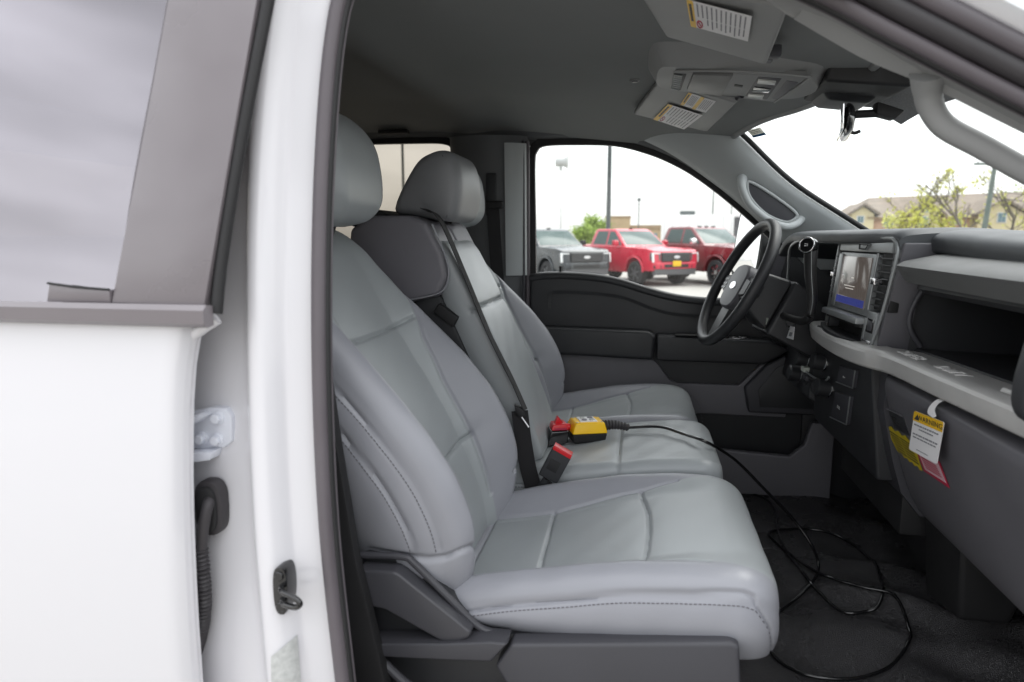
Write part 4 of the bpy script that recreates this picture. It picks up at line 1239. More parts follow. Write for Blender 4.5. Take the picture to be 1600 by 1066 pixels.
# ---- centre belt and buckle
cb = empty("centre_seat_belt", (0, 0, 0), 0, T)
cb["label"] = "black lap and shoulder belt down the near edge of the centre seat"
path = [(-0.535, -0.155, 1.688), (-0.49, -0.160, 1.664), (-0.425, -0.166, 1.525), (-0.365, -0.172, 1.385), (-0.305, -0.180, 1.27), (-0.268, -0.190, 1.195)]
sweep("shoulder_webbing", crom(path, 8), [(-0.020, -0.0009), (0.020, -0.0009), (0.020, 0.0009), (-0.020, 0.0009)], 'webbing', cb, (0.9, 0, 0.42))
p2 = [onY(812, 642, -0.198), onY(818, 690, -0.205), onY(826, 735, -0.212), onY(838, 775, -0.212), onY(850, 800, -0.21)]
sweep("lap_webbing", crom(p2, 6), [(-0.021, -0.0009), (0.021, -0.0009), (0.021, 0.0009), (-0.021, 0.0009)], 'webbing', cb, (0.05, 1, 0.1))
prism("latch_plate", sp_([(803, 633), (818, 640), (822, 652), (806, 650)], -0.205), 'Y', -0.205, -0.185, 'black', cb, 0.003)
tube("latch_tongue", [onY(815, 652, -0.206), onY(826, 668, -0.210)], 0.0025, 'steel', cb, 8)
bk = empty("belt_buckle", (0, 0, 0), 0, T)
bk["label"] = "black belt buckle with red button beside the passenger cushion"
prism("buckle_body", sp_([(864, 698), (893, 715), (870, 757), (841, 742)], -0.245), 'Y', -0.245, -0.215, 'charcoal', bk, 0.005, 3)
prism("release_button", sp_([(866, 696), (894, 712), (891, 718), (863, 702)], -0.245), 'Y', -0.246, -0.216, 'red', bk, 0.002)
prism("buckle_mark", sp_([(861, 716), (877, 725), (868, 740), (853, 731)], -0.245), 'Y', -0.2462, -0.243, 'black', bk, 0.0006)
tube("buckle_stalk", crom([onY(856, 750, -0.23), onY(845, 765, -0.228), onY(830, 785, -0.22), onY(815, 810, -0.21)], 5), 0.013, 'charcoal', bk, 12, (0, 1, 0), ry=0.006)
# ================================================================== dashboard
da = empty("dashboard", (0, 0, 0), 0, T)
da["label"] = "dark grey dashboard with display, open shelf and silver trim"
def S(y, z, d=0.0): return np.array([0.555 - (1.61 - z) * 0.10 - 0.03 * y - d, y, z])
def on_stack(name, y0, z0, y1, z1, d, th, m, bev=0.003, label=None, parent=da):
    c = [S(y0, z0, d), S(y1, z0, d), S(y1, z1, d), S(y0, z1, d)]
    return hexa(name, c + [p + np.array([th, 0, 0]) for p in c], m, parent, bev, 2, label)
# hidden mass behind everything
box("dash_core", (0.66, -0.84, 1.535), (1.2, -0.19, 1.60), 'charcoal', da, 0.004)
box("dash_core", (0.86, -0.84, 1.30), (1.2, -0.19, 1.535), 'black', da, 0.004)
box("dash_core", (0.62, -0.17, 1.30), (1.2, 0.24, 1.60), 'black', da, 0.004)
box("dash_core", (0.74, 0.24, 0.95), (1.2, 0.84, 1.60), 'black', da, 0.004)
box("dash_core", (0.70, -0.82, 0.96), (1.2, 0.24, 1.30), 'black', da, 0.004)
# soft top, passenger side, and instrument hood
sec = lambda y, pr: [(x, y, z) for x, z in pr]
def loft_y(name, stations, m, label=None, ang=40, parent=da):
    A = np.array(stations)
    nk = A.shape[1]
    f = grid_faces(len(A), nk, True) + [tuple(range(nk))[::-1], tuple((len(A) - 1) * nk + j for j in range(nk))]
    return fixn(mesh(name, A.reshape(-1, 3), f, m, parent, label, True, ang))
def rounded(pr, n=4):
    return [(p[0], p[2]) for p in crom([(a, 0, b) for a, b in pr], n, True)]
pr = rounded([(0.632, 1.572), (0.618, 1.588), (0.620, 1.608), (0.646, 1.620), (0.72, 1.6245), (0.95, 1.612), (1.18, 1.59), (1.18, 1.555), (0.9, 1.56), (0.72, 1.562)])
loft_y("dash_pad", [[(x + 0.012 * math.sin((y + 0.2) * 3), y, z - 0.012 * max(0, (-y - 0.45) / 0.4) + 0.011 * float(sstep(-0.5, -0.2, np.array(y)))) for x, z in pr] for y in np.linspace(-0.85, -0.196, 20)], 'dashpad', "soft dash top on the passenger side")
st_ = []
for y in np.r_[np.linspace(-0.190, -0.150, 6), np.linspace(-0.12, 0.60, 16), np.linspace(0.62, 0.74, 8)]:
    fx_ = 0.556 - 0.062 * (y + 0.19) / 0.8
    e = 0.0
    if y < -0.15: e = 0.012 * ((-0.15 - y) / 0.04)**2
    if y > 0.60: e = 0.05 * ((y - 0.60) / 0.14)**2
    q = rounded([(fx_ + 0.006, 1.604), (fx_, 1.616), (fx_ + 0.004, 1.628), (fx_ + 0.03, 1.6365), (fx_ + 0.12, 1.6405), (0.80, 1.634), (1.18, 1.60), (1.18, 1.57), (0.80, 1.585), (fx_ + 0.03, 1.600)])
    st_.append([(x, y, z - e) for x, z in q])
loft_y("instrument_hood", st_, 'dashpad', "soft instrument hood over cluster and display")
# arched satin edge round cluster and stack
arch = [S(-0.135, 1.365, 0.004), S(-0.168, 1.45, 0.004), S(-0.186, 1.55, 0.004), S(-0.186, 1.592, 0.004), S(-0.166, 1.612, 0.006), S(-0.12, 1.617, 0.006), S(0.1, 1.617, 0.008), S(0.3, 1.615, 0.014), S(0.5, 1.609, 0.030), S(0.60, 1.598, 0.034), S(0.655, 1.572, 0.03), S(0.675, 1.52, 0.02), S(0.685, 1.44, 0.01)]
tube("bezel_edge", crom(arch, 8), 0.0042, 'satin', da, 8, (1, 0, 0), label="thin satin edge line arching over the cluster")
# cheek on the right of the stack
def ck(y, z, d): return np.array([S(-0.15, z, 0)[0] + d, y, z])
hexa("stack_cheek", [ck(-0.150, 1.355, 0.004), ck(-0.196, 1.56, 0.002), ck(-0.196, 1.607, 0.004), ck(-0.12, 1.607, 0.004), ck(-0.150, 1.355, 0.20), ck(-0.198, 1.56, 0.20), ck(-0.198, 1.607, 0.20), ck(-0.12, 1.607, 0.20)], 'midgrey', da, 0.006, 3)
hexa("stack_side", [ck(-0.196, 1.56, 0.003), ck(-0.150, 1.355, 0.005), ck(-0.10, 1.355, 0.03), ck(-0.10, 1.56, 0.03), ck(-0.197, 1.56, 0.2), ck(-0.165, 1.355, 0.2), ck(-0.10, 1.355, 0.2), ck(-0.10, 1.56, 0.2)], 'midgrey', da, 0.003)
# stack face plates
on_stack("stack_backplate", 0.232, 1.372, -0.150, 1.604, -0.022, 0.05, 'black', 0.002)
on_stack("hazard_panel", 0.205, 1.583, -0.160, 1.608, 0.006, 0.03, 'satin', 0.004, "satin panel above the display")
fr = quad_frame(S(0.055, 1.604, 0.007), S(-0.005, 1.604, 0.007), S(0.055, 1.587, 0.007))
prism("hazard_button", [(0.045, 1.603), (-0.028, 1.603), (-0.012, 1.588), (0.040, 1.588)], 'X', 0, 1, 'satin', da, 0.0015, P=lambda a, b, t: tuple(S(a, b, 0.0105 - t * 0.006)))
tube("hazard_ring", [S(a, b, 0.0108) for a, b in [(0.040, 1.6005), (-0.022, 1.6005), (-0.010, 1.5905), (0.036, 1.5905)]], 0.0016, 'black', da, 6, (1, 0, 0), closed=True)
on_stack("display_frame", 0.200, 1.430, -0.078, 1.580, 0.002, 0.03, 'satin', 0.005, "satin frame round the centre display")
scr = on_stack("display_screen", 0.168, 1.446, -0.046, 1.570, 0.0045, 0.006, 'screen', 0.0015, "centre display, brown reflection put in as dim glow, blue bar")
on_stack("screen_bar", 0.166, 1.4475, -0.044, 1.466, 0.0052, 0.003, 'screenblue', 0.0)
fs_ = quad_frame(S(0.166, 1.569, 0.0056), S(-0.044, 1.569, 0.0056), S(0.166, 1.447, 0.0056))
bars("screen_text", fs_, words(0.24, 0.66, 0.60, 0.018) + words(0.30, 0.62, 0.655, 0.018) + [(0.46, 0.42, 0.54, 0.445)], 0.0004, 'screentext', da)
on_stack("screen_shade", 0.199, 1.436, 0.172, 1.575, 0.006, 0.004, 'satin', 0.002)
on_stack("display_ledge", 0.205, 1.412, -0.074, 1.428, 0.026, 0.06, 'satin', 0.005, "silver ledge under the display")
on_stack("ledge_shadow_gap", 0.200, 1.404, -0.070, 1.411, 0.012, 0.03, 'black', 0.001)
on_stack("tray_wall", 0.205, 1.375, 0.190, 1.404, 0.004, 0.04, 'charcoal', 0.002)
on_stack("tray_wall", -0.070, 1.372, -0.084, 1.43, 0.006, 0.05, 'satin', 0.003)
tray = crom([S(0.215, 1.378, 0.012), S(0.12, 1.374, 0.030), S(0.0, 1.371, 0.034), S(-0.08, 1.370, 0.022)], 8)
sweep("tray_lip", tray, [(-0.006, -0.005), (0.006, -0.005), (0.006, 0.005), (-0.006, 0.005)], 'charcoal', da)
on_stack("tray_floor", 0.21, 1.366, -0.085, 1.374, 0.028, 0.10, 'charcoal', 0.002)
# right-hand vent
ve = empty("right_vent", (0, 0, 0), 0, da) if False else da
on_stack("vent_frame", -0.088, 1.452, -0.178, 1.583, -0.004, 0.02, 'black', 0.002)
for k in range(8):
    z = 1.463 + k * 0.0155
    yl, yr = -0.094, -0.118 - 0.058 * (z - 1.40) / 0.18
    on_stack("vent_slat", yl, z - 0.0016, yr - 0.010, z + 0.0016, 0.006, 0.016, 'charcoal', 0.0006)
tube("vent_edge", [S(-0.088, 1.450, 0.007), S(-0.088, 1.582, 0.007)], 0.0032, 'satin', da, 8)
box("vent_tab", tuple(S(-0.105, 1.511, 0.020)), tuple(S(-0.132, 1.527, 0.002) + np.array([0, 0, 0])), 'chrome', da, 0.003)
on_stack("left_vent_frame", 0.232, 1.452, 0.207, 1.580, 0.000, 0.02, 'black', 0.002)
for k in range(7):
    z = 1.468 + k * 0.0165
    on_stack("left_vent_slat", 0.230, z - 0.0016, 0.209, z + 0.0016, 0.006, 0.01, 'midgrey', 0.0005)
box("left_vent_tab", tuple(S(0.228, 1.512, 0.012)), tuple(S(0.212, 1.524, 0.0)), 'chrome', da, 0.002)
# usb plate
on_stack("port_plate", -0.086, 1.372, -0.142, 1.448, 0.006, 0.03, 'satin', 0.004)
on_stack("port_recess", -0.094, 1.398, -0.138, 1.432, 0.0075, 0.01, 'gloss', 0.003)
on_stack("port_socket", -0.105, 1.404, -0.132, 1.426, 0.0095, 0.006, 'darkgrey', 0.002)
on_stack("port_trim", -0.090, 1.376, -0.138, 1.381, 0.010, 0.01, 'chrome', 0.0015)
# cluster cavity
hexa("cluster_panel", [(0.66, 0.25, 1.36), (0.66, 0.70, 1.36), (0.69, 0.70, 1.59), (0.69, 0.25, 1.59), (0.70, 0.25, 1.36), (0.70, 0.70, 1.36), (0.72, 0.70, 1.59), (0.72, 0.25, 1.59)], 'gloss', da, 0.004)
hexa("cluster_side", [S(0.238, 1.38, 0.0), S(0.238, 1.60, 0.0), (0.70, 0.262, 1.60), (0.70, 0.262, 1.38), S(0.246, 1.38, 0.0), S(0.246, 1.60, 0.0), (0.70, 0.272, 1.60), (0.70, 0.272, 1.38)], 'satin', da, 0.002)
for yy in (0.36, 0.58):
    disc("gauge", (0.672, yy, 1.48), (-1, 0, 0.1), 0.07, 0.006, 'charcoal', da, 32)
# silver shelf trim
lip = crom([(0.505, 0.33), (0.492, 0.25), (0.484, 0.12), (0.483, 0.0), (0.490, -0.10), (0.506, -0.17), (0.526, -0.222), (0.535, -0.30), (0.539, -0.42), (0.555, -0.70), (0.565, -0.86)], 6)
st_ = []
for x, y in lip:
    w = np.interp(y, [-0.25, -0.18, -0.1, 0.33], [0.075, 0.055, 0.062, 0.075])
    q = [(x + w, 1.374), (x + 0.030, 1.3735), (x + 0.010, 1.3715), (x + 0.003, 1.367), (x, 1.361), (x + 0.001, 1.345), (x + 0.005, 1.330), (x + 0.011, 1.325), (x + 0.05, 1.323), (x + w + 0.03, 1.335), (x + w + 0.01, 1.368)]
    st_.append([(a, y, b) for a, b in q])
loft_y("silver_trim", st_, 'silver', "broad silver trim bar across the dash reading SUPER DUTY", 28)
# lettering stands just proud of the trim top
M['letter'] = mat("pale_lettering", (0.66, 0.655, 0.645), 0.5)
for chs, uv0 in (("SUPER", (1406, 555)), ("DUTY", (1461, 579))):
    pL = onZ(uv0[0], uv0[1], 1.374)
    pL[0] = float(np.interp(-pL[1], [0.222, 0.30, 0.42, 0.70], [0.526, 0.535, 0.539, 0.555])) + 0.034
    text("lettering", chs, 0.037, (pL[0], pL[1], 1.3742), (0.03, -1, 0), (1, 0.03, 0), 'letter', da, "pale word " + chs + " on the silver trim", 0.0010, xs=0.98)
hexa("trim_step", [(0.575, -0.62, 1.374), (0.615, -0.585, 1.374), (0.622, -0.80, 1.374), (0.585, -0.80, 1.374), (0.578, -0.625, 1.382), (0.613, -0.595, 1.382), (0.620, -0.80, 1.382), (0.588, -0.80, 1.382)], 'silver', da, 0.003)
# open shelf: floor, back, end, lid
hexa("shelf_floor", [(0.600, -0.205, 1.360), (0.640, -0.84, 1.360), (0.87, -0.84, 1.345), (0.87, -0.205, 1.345), (0.600, -0.205, 1.379), (0.640, -0.84, 1.379), (0.87, -0.84, 1.365), (0.87, -0.205, 1.365)], 'charcoal', da, 0.004)
hexa("shelf_end", [(0.585, -0.200, 1.365), (0.615, -0.205, 1.37), (0.600, -0.200, 1.46), (0.60, -0.200, 1.53), (0.86, -0.190, 1.36), (0.86, -0.195, 1.37), (0.86, -0.190, 1.46), (0.86, -0.190, 1.53)], 'charcoal', da, 0.002)
tube("shelf_end_bead", crom([(0.610, -0.208, 1.382), (0.585, -0.212, 1.42), (0.582, -0.214, 1.46), (0.600, -0.216, 1.505), (0.62, -0.216, 1.52)], 6), 0.006, 'darkgrey', da, 8, (0, 1, 0))
box("shelf_divider", (0.70, -0.445, 1.365), (0.85, -0.44, 1.45), 'charcoal', da, 0.001)
lidp = [(0.530, 1.561), (0.545, 1.570), (0.60, 1.582), (0.68, 1.594), (0.70, 1.580), (0.66, 1.556), (0.575, 1.528), (0.552, 1.526)]
st_ = []
for y in np.linspace(-0.86, -0.215, 18):
    e = 0.02 * float(sstep(-0.26, -0.215, np.array(y)))
    st_.append([(x + e + 0.0, y, z + 0.004 * math.sin((y + 0.2) * 2)) for x, z in lidp])
loft_y("shelf_lid", st_, 'lid', "pale grey lid above the open dash shelf", 30)
st_ = []
for y in np.linspace(-0.86, -0.235, 12):
    st_.append([(x, y, z) for x, z in [(0.585, 1.522), (0.582, 1.512), (0.60, 1.500), (0.66, 1.505), (0.72, 1.53), (0.66, 1.552), (0.60, 1.53)]])
loft_y("lid_underside", st_, 'charcoal', None, 30)
# glove box and lower dash
gl = rounded([(0.580, 1.306), (0.563, 1.292), (0.566, 1.262), (0.585, 1.19), (0.610, 1.10), (0.640, 1.02), (0.675, 0.972), (0.73, 0.955), (0.82, 0.95), (0.82, 1.10), (0.82, 1.306), (0.68, 1.309)], 5)
def edge(y, y0, w): return 0.0
st_ = []
for y in np.r_[np.linspace(-0.82, -0.16, 20), [-0.150, -0.143, -0.138]]:
    k = max(0.0, (y + 0.16) / 0.022)
    st_.append([(x + 0.010 * k**2, y + (0.035 if False else 0.0) + 0.16 * (1.30 - z) * 0.0, z) for x, z in gl])
loft_y("glove_box", st_, 'midgrey', "mid grey glove box door", 40)
# dark centre section left of the glove box
st_ = []
for y in np.linspace(-0.132, 0.0, 6):
    st_.append([(x, y, z) for x, z in [(0.575, 1.312), (0.572, 1.22), (0.60, 1.10), (0.625, 1.02), (0.67, 0.965), (0.86, 0.95), (0.86, 1.31)]])
loft_y("centre_lower_trim", st_, 'darkgrey', None, 30)
def G(z): return float(np.interp(z, [0.955, 0.972, 1.02, 1.10, 1.19, 1.262, 1.292], [0.73, 0.675, 0.640, 0.610, 0.585, 0.566, 0.563]))
def Gp(y, z, d=0.0):
    return np.array([G(z) - d * 0.95, y, z + d * 0.3])
def gx_uv(u, v):
    X = 0.60
    for _ in range(12):
        p = onX(u, v, X); X = 0.5 * X + 0.5 * G(p[2])
    return onX(u, v, X)
# latch in its recess
q = [gx_uv(*p) for p in ((1389, 640), (1412, 651), (1424, 683), (1398, 669))]
hexa("glove_latch_plate", [p + np.array([-0.002, 0, 0]) for p in q] + [p + np.array([0.02, 0, 0]) for p in q], 'charcoal', da, 0.003)
q2 = [gx_uv(*p) for p in ((1394, 650), (1401, 653), (1406, 664), (1400, 662))]
hexa("latch_slot", [p + np.array([-0.0035, 0, 0]) for p in q2] + [p + np.array([0.01, 0, 0]) for p in q2], 'black', da, 0.001)
tube("latch_rim", [gx_uv(*p) + np.array([-0.004, 0, 0.001]) for p in ((1389, 640), (1400, 645), (1412, 651))], 0.002, 'midgrey', da, 6)
# heater controls and push panels
def S2(y, z, d=0.0): return np.array([0.547 + (1.32 - z) * 0.12 - 0.05 * y - d, y, z])
c = [S2(0.42, 1.05), S2(-0.085, 1.03), S2(-0.085, 1.335), S2(0.42, 1.335)]
hexa("control_panel", [p for p in c] + [p + np.array([0.08, 0, 0]) for p in c], 'charcoal', da, 0.008, 3, "charcoal control panel below the silver trim")
def s2_uv(u, v):
    X = 0.55
    for _ in range(14):
        p = onX(u, v, X); X = 0.5 * X + 0.5 * S2(p[1], p[2])[0]
    return onX(u, v, X)
for uvs, ic in ((((1316, 571), (1342, 579), (1338, 607), (1312, 597)), (1325, 590)), (((1309, 612), (1334, 620), (1328, 664), (1302, 652)), (1316, 637))):
    q = [s2_uv(*p) for p in uvs]
    hexa("push_panel", [p + np.array([-0.008, 0, 0]) for p in q] + [p + np.array([0.02, 0, 0]) for p in q], 'darkgrey', da, 0.004, 3)
    tube("push_panel_lit_edge", [s2_uv(*p) + np.array([-0.009, 0, 0]) for p in uvs[1:]], 0.0019, 'satin', da, 6, (1, 0, 0))  # satin line put in for the lit look of two panel edges
    p = s2_uv(*ic) + np.array([-0.0095, 0, 0])
    fi = quad_frame(p + np.array([0, 0.014, 0.004]), p + np.array([0, -0.014, 0.004]), p + np.array([0, 0.014, -0.004]))
    bars("icon", fi, [(0.1, 0.0, 0.35, 0.45), (0.5, 0.0, 0.9, 0.45), (0.0, 0.65, 1.0, 0.9)] if ic[1] > 600 else [(0.1, 0.2, 0.4, 0.8), (0.55, 0.3, 0.8, 0.6)], 0.0004, 'icon', da)
def knob(u, v, r, h, m='charcoal'):
    p = s2_uv(u, v)
    ax = np.array([-0.96, -0.05, 0.12])
    disc("knob_ring", p, ax, r * 1.08, 0.006, 'chrome', da, 28)
    disc("knob", p + ax * 0.004, ax, r, h, m, da, 28)
knob(1262, 561, 0.024, 0.032); knob(1288, 567, 0.024, 0.032); knob(1250, 585, 0.027, 0.034); knob(1296, 607, 0.027, 0.036)
q = [s2_uv(*p) for p in ((1262, 590), (1286, 598), (1282, 617), (1258, 606))]
hexa("heater_display", [p + np.array([-0.010, 0, 0]) for p in q] + [p + np.array([0.02, 0, 0]) for p in q], 'gloss', da, 0.002)
tube("heater_trim", crom([s2_uv(*p) + np.array([-0.012, 0, 0]) for p in ((1264, 580), (1280, 591), (1296, 595), (1302, 590))], 6), 0.003, 'satin', da, 8, (1, 0, 0))
# knee panel and steering-side lower dash
hexa("knee_panel", [(0.53, 0.40, 1.12), (0.53, 0.82, 1.12), (0.57, 0.82, 1.36), (0.55, 0.40, 1.36), (0.75, 0.40, 0.95), (0.75, 0.82, 0.95), (0.75, 0.82, 1.36), (0.75, 0.40, 1.36)], 'charcoal', da, 0.01, 3)
box("under_dash", (0.64, -0.10, 0.90), (0.90, 0.40, 1.06), 'black', da, 0.01)
for p_, col in (((0.52, 0.47, 1.235), 'steel'), ((0.525, 0.455, 1.205), 'green'), ((0.53, 0.44, 1.18), 'labelyel')):
    box("fuse_panel_tab", (p_[0] - 0.004, p_[1] - 0.02, p_[2] - 0.010), (p_[0] + 0.02, p_[1] + 0.02, p_[2] + 0.006), 'darkgrey' if col == 'labelyel' else col, da, 0.003)
hexa("floor_duct", [(0.70, -0.30, 0.80), (0.69, -0.15, 0.78), (0.80, -0.15, 0.78), (0.80, -0.30, 0.80), (0.675, -0.33, 0.985), (0.675, -0.14, 0.985), (0.84, -0.14, 0.985), (0.84, -0.33, 0.985)], 'black', da, 0.012, 3)
# pod at the passenger end of the dash
pod = [(0.545 + 0.062 * math.copysign(abs(math.cos(a))**0.6, math.cos(a)), 1.475 + 0.105 * math.copysign(abs(math.sin(a))**0.6, math.sin(a))) for a in np.linspace(0, 2 * math.pi, 36, endpoint=False)]
prism("end_vent_pod", [(x + 0.022 + (z - 1.475) * 0.18, z) for x, z in pod], 'Y', -0.848, -0.806, 'charcoal', da, 0.012, 4, "rounded black vent pod at the passenger end of the dash")
for k in range(7):
    box("end_vent_slat", (0.545, -0.8515, 1.415 + k * 0.021), (0.600, -0.8470, 1.421 + k * 0.021), 'black', da, 0.0015)
hexa("dash_end_cap", [(0.63, -0.872, 0.97), (1.15, -0.872, 0.97), (1.15, -0.872, 1.585), (0.60, -0.872, 1.575), (0.63, -0.842, 0.97), (1.15, -0.842, 0.97), (1.15, -0.842, 1.585), (0.60, -0.842, 1.575)], 'charcoal', da, 0.008, 3)
# pedals
for px, py, w in ((0.86, 0.30, 0.05), (0.84, 0.45, 0.09)):
    hexa("pedal", [(px, py, 0.80), (px, py + w, 0.80), (px + 0.03, py + w, 0.90), (px + 0.03, py, 0.90), (px + 0.015, py, 0.80), (px + 0.015, py + w, 0.80), (px + 0.045, py + w, 0.90), (px + 0.045, py, 0.90)], 'rubber', da, 0.004)
    tube("pedal_arm", [(px + 0.03, py + w / 2, 0.87), (px + 0.10, py + w / 2, 1.05)], 0.008, 'black', da, 8)

# ================================================================== steering wheel
sw = empty("steering_wheel", (0, 0, 0), 0, T)
sw["label"] = "black steering wheel with grey hub, tilted on its column"
Wc = np.array([0.303, 0.42, 1.478])
hv = np.array([-0.12, 0.9928, 0.0])
uv_ = np.array([0.442, 0.076, 0.897]); uv_ -= hv * (uv_ @ hv); uv_ /= np.linalg.norm(uv_)
ax = np.cross(hv, uv_)
if ax[0] < 0: ax = -ax
def Wp(a, b, c=0.0): return Wc + hv * a + uv_ * b + ax * c
RW = 0.204
ring = [Wp(RW * math.cos(t), RW * math.sin(t)) for t in np.linspace(0, 2 * math.pi, 72, endpoint=False)]
V, Fc = [], []
for i, t in enumerate(np.linspace(0, 2 * math.pi, 96, endpoint=False)):
    o = math.cos(t) * hv + math.sin(t) * uv_
    for j in range(16):
        p = 2 * math.pi * j / 16
        V.append(Wc + o * (RW + 0.0155 * math.cos(p)) + ax * 0.0175 * math.sin(p))
for i in range(96):
    for j in range(16):
        Fc.append((i * 16 + j, i * 16 + (j + 1) % 16, ((i + 1) % 96) * 16 + (j + 1) % 16, ((i + 1) % 96) * 16 + j))
fixn(mesh("rim", V, Fc, 'charcoal', sw, "black steering wheel rim"))
def wheel_plate(name, pts, c0, c1, m, bev=0.006, label=None):
    return prism(name, pts, 'X', c0, c1, m, sw, bev, 3, label, P=lambda a, b, t: tuple(Wp(a, b, t)))
hub = [(0.085 * math.copysign(abs(math.cos(a))**0.65, math.cos(a)), -0.012 + 0.075 * math.copysign(abs(math.sin(a))**0.65, math.sin(a))) for a in np.linspace(0, 2 * math.pi, 32, endpoint=False)]
wheel_plate("hub", hub, -0.006, 0.05, 'midgrey', 0.014, "grey padded hub")
wheel_plate("spoke", [(0.07, 0.03), (0.195, 0.018), (0.195, -0.022), (0.07, -0.05)], 0.006, 0.026, 'charcoal', 0.006)
wheel_plate("spoke", [(-0.07, 0.03), (-0.195, 0.018), (-0.195, -0.022), (-0.07, -0.05)], 0.006, 0.026, 'charcoal', 0.006)
wheel_plate("spoke", [(-0.045, -0.07), (-0.035, -0.195), (0.035, -0.195), (0.045, -0.07)], 0.008, 0.026, 'charcoal', 0.006)
wheel_plate("switch_pad", [(0.085, 0.018), (0.135, 0.014), (0.135, -0.030), (0.085, -0.036)], -0.002, 0.012, 'darkgrey', 0.003)
wheel_plate("switch_pad", [(-0.085, 0.018), (-0.135, 0.014), (-0.135, -0.030), (-0.085, -0.036)], -0.002, 0.012, 'darkgrey', 0.003)
for a in (0.096, 0.110, 0.124):
    for b in (0.004, -0.011, -0.025):
        wheel_plate("switch_button", [(a - 0.005, b + 0.004), (a + 0.005, b + 0.004), (a + 0.005, b - 0.004), (a - 0.005, b - 0.004)], -0.0045, 0.002, 'icon' if (b > 0 or a > 0.12) else 'gloss', 0.001)
em = [(0.030 * math.cos(a), -0.012 + 0.013 * math.sin(a)) for a in np.linspace(0, 2 * math.pi, 26, endpoint=False)]
wheel_plate("hub_emblem", em, -0.0085, 0.0, 'chrome', 0.0015, "small bright oval emblem on the hub")
# column shroud behind the wheel
def ring4(c, w, h, dz=0.0): return [Wp(-w, -h + dz, c), Wp(w, -h + dz, c), Wp(w, h + dz, c), Wp(-w, h + dz, c)]
hexa("column_shroud", ring4(0.035, 0.060, 0.060) + ring4(0.13, 0.075, 0.085, -0.01), 'charcoal', sw, 0.014, 3, "black steering column shroud")
hexa("column_cover", ring4(0.132, 0.085, 0.090, -0.012) + ring4(0.30, 0.095, 0.075, -0.03), 'charcoal', sw, 0.012, 3)
tube("turn_stalk", crom([Wp(0.06, 0.02, 0.09), Wp(0.13, 0.03, 0.08), Wp(0.20, 0.05, 0.07)], 5), 0.009, 'black', sw, 10)
# column shifter with chrome ringed knob
kb = onX(1263, 384, 0.455)
tube("shift_lever", crom([kb + np.array([0.01, 0.012, 0.0]), onX(1266, 425, 0.46), onX(1269, 470, 0.465), onX(1264, 505, 0.455) + np.array([0, 0.05, 0]), Wp(-0.03, -0.03, 0.15)], 8), 0.0125, 'black', sw, 14, scale=np.r_[np.linspace(1.5, 1.05, 16), np.linspace(1.05, 0.8, 17)])
kax = np.array([-0.62, -0.74, 0.22])
disc("shift_knob", kb + kax * -0.012, kax, 0.0235, 0.022, 'gloss', sw, 26)
tt = np.cross(kax, [0, 0, 1]); tt /= np.linalg.norm(tt); bb = np.cross(tt, kax); bb /= np.linalg.norm(bb)
kn = kax / np.linalg.norm(kax)
tube("shift_knob_ring", [kb + kn * 0.010 + (tt * math.cos(a) + bb * math.sin(a)) * 0.0205 for a in np.linspace(0, 2 * math.pi, 28, endpoint=False)], 0.0022, 'chrome', sw, 8, closed=True)
fk = quad_frame(kb + kn * 0.0113 + tt * -0.006 + bb * 0.005, kb + kn * 0.0113 + tt * 0.006 + bb * 0.005, kb + kn * 0.0113 + tt * -0.006 - bb * 0.005)
bars("shift_knob_mark", fk, [(0.2, 0.1, 0.35, 0.9), (0.5, 0.1, 0.95, 0.35), (0.5, 0.6, 0.95, 0.9)], 0.0004, 'icon', sw)
lv = crom([onX(1268, 392, 0.448), onX(1268, 430, 0.452), onX(1270, 468, 0.456), onX(1266, 492, 0.450)], 6)
tube("shift_lever_highlight", lv, 0.0010, 'satin', sw, 6)  # satin line put in as the thin highlight down the lever

# ================================================================== overhead
def plane_uv(p0, n):
    p0, n = np.array(p0, float), np.array(n, float)
    def f(u, v):
        d = _ray(u, v); return CAM + d * ((p0 - CAM) @ n) / (d @ n)
    return f
def visor(name, label, y0, y1, dz=0.0):
    v_ = empty(name, (0, 0, 0), 0, T)
    v_["label"] = label
    m_in = y0 if abs(y0) < abs(y1) else y1
    m_out = y1 if abs(y0) < abs(y1) else y0
    A = [(0.040, m_in, 2.034 + dz), (0.243, m_in, 1.969 + dz), (0.212, m_out, 1.966 + dz), (-0.033, m_out, 2.030 + dz)]
    hexa("visor_pad", A + [(x + 0.006, y, z + 0.022) for x, y, z in A], 'liner2', v_, 0.010, 4)
    tube("visor_rod", [(0.235, m_in + 0.02 * np.sign(m_out), 1.982 + dz), (0.252, m_in + -0.02 * np.sign(m_out), 1.984 + dz)], 0.007, 'darkgrey', v_, 10)
    a, b, c = (np.array(A[i]) for i in (0, 1, 3))
    n = np.cross(b - a, c - a)
    return v_, plane_uv(a, n / np.linalg.norm(n))
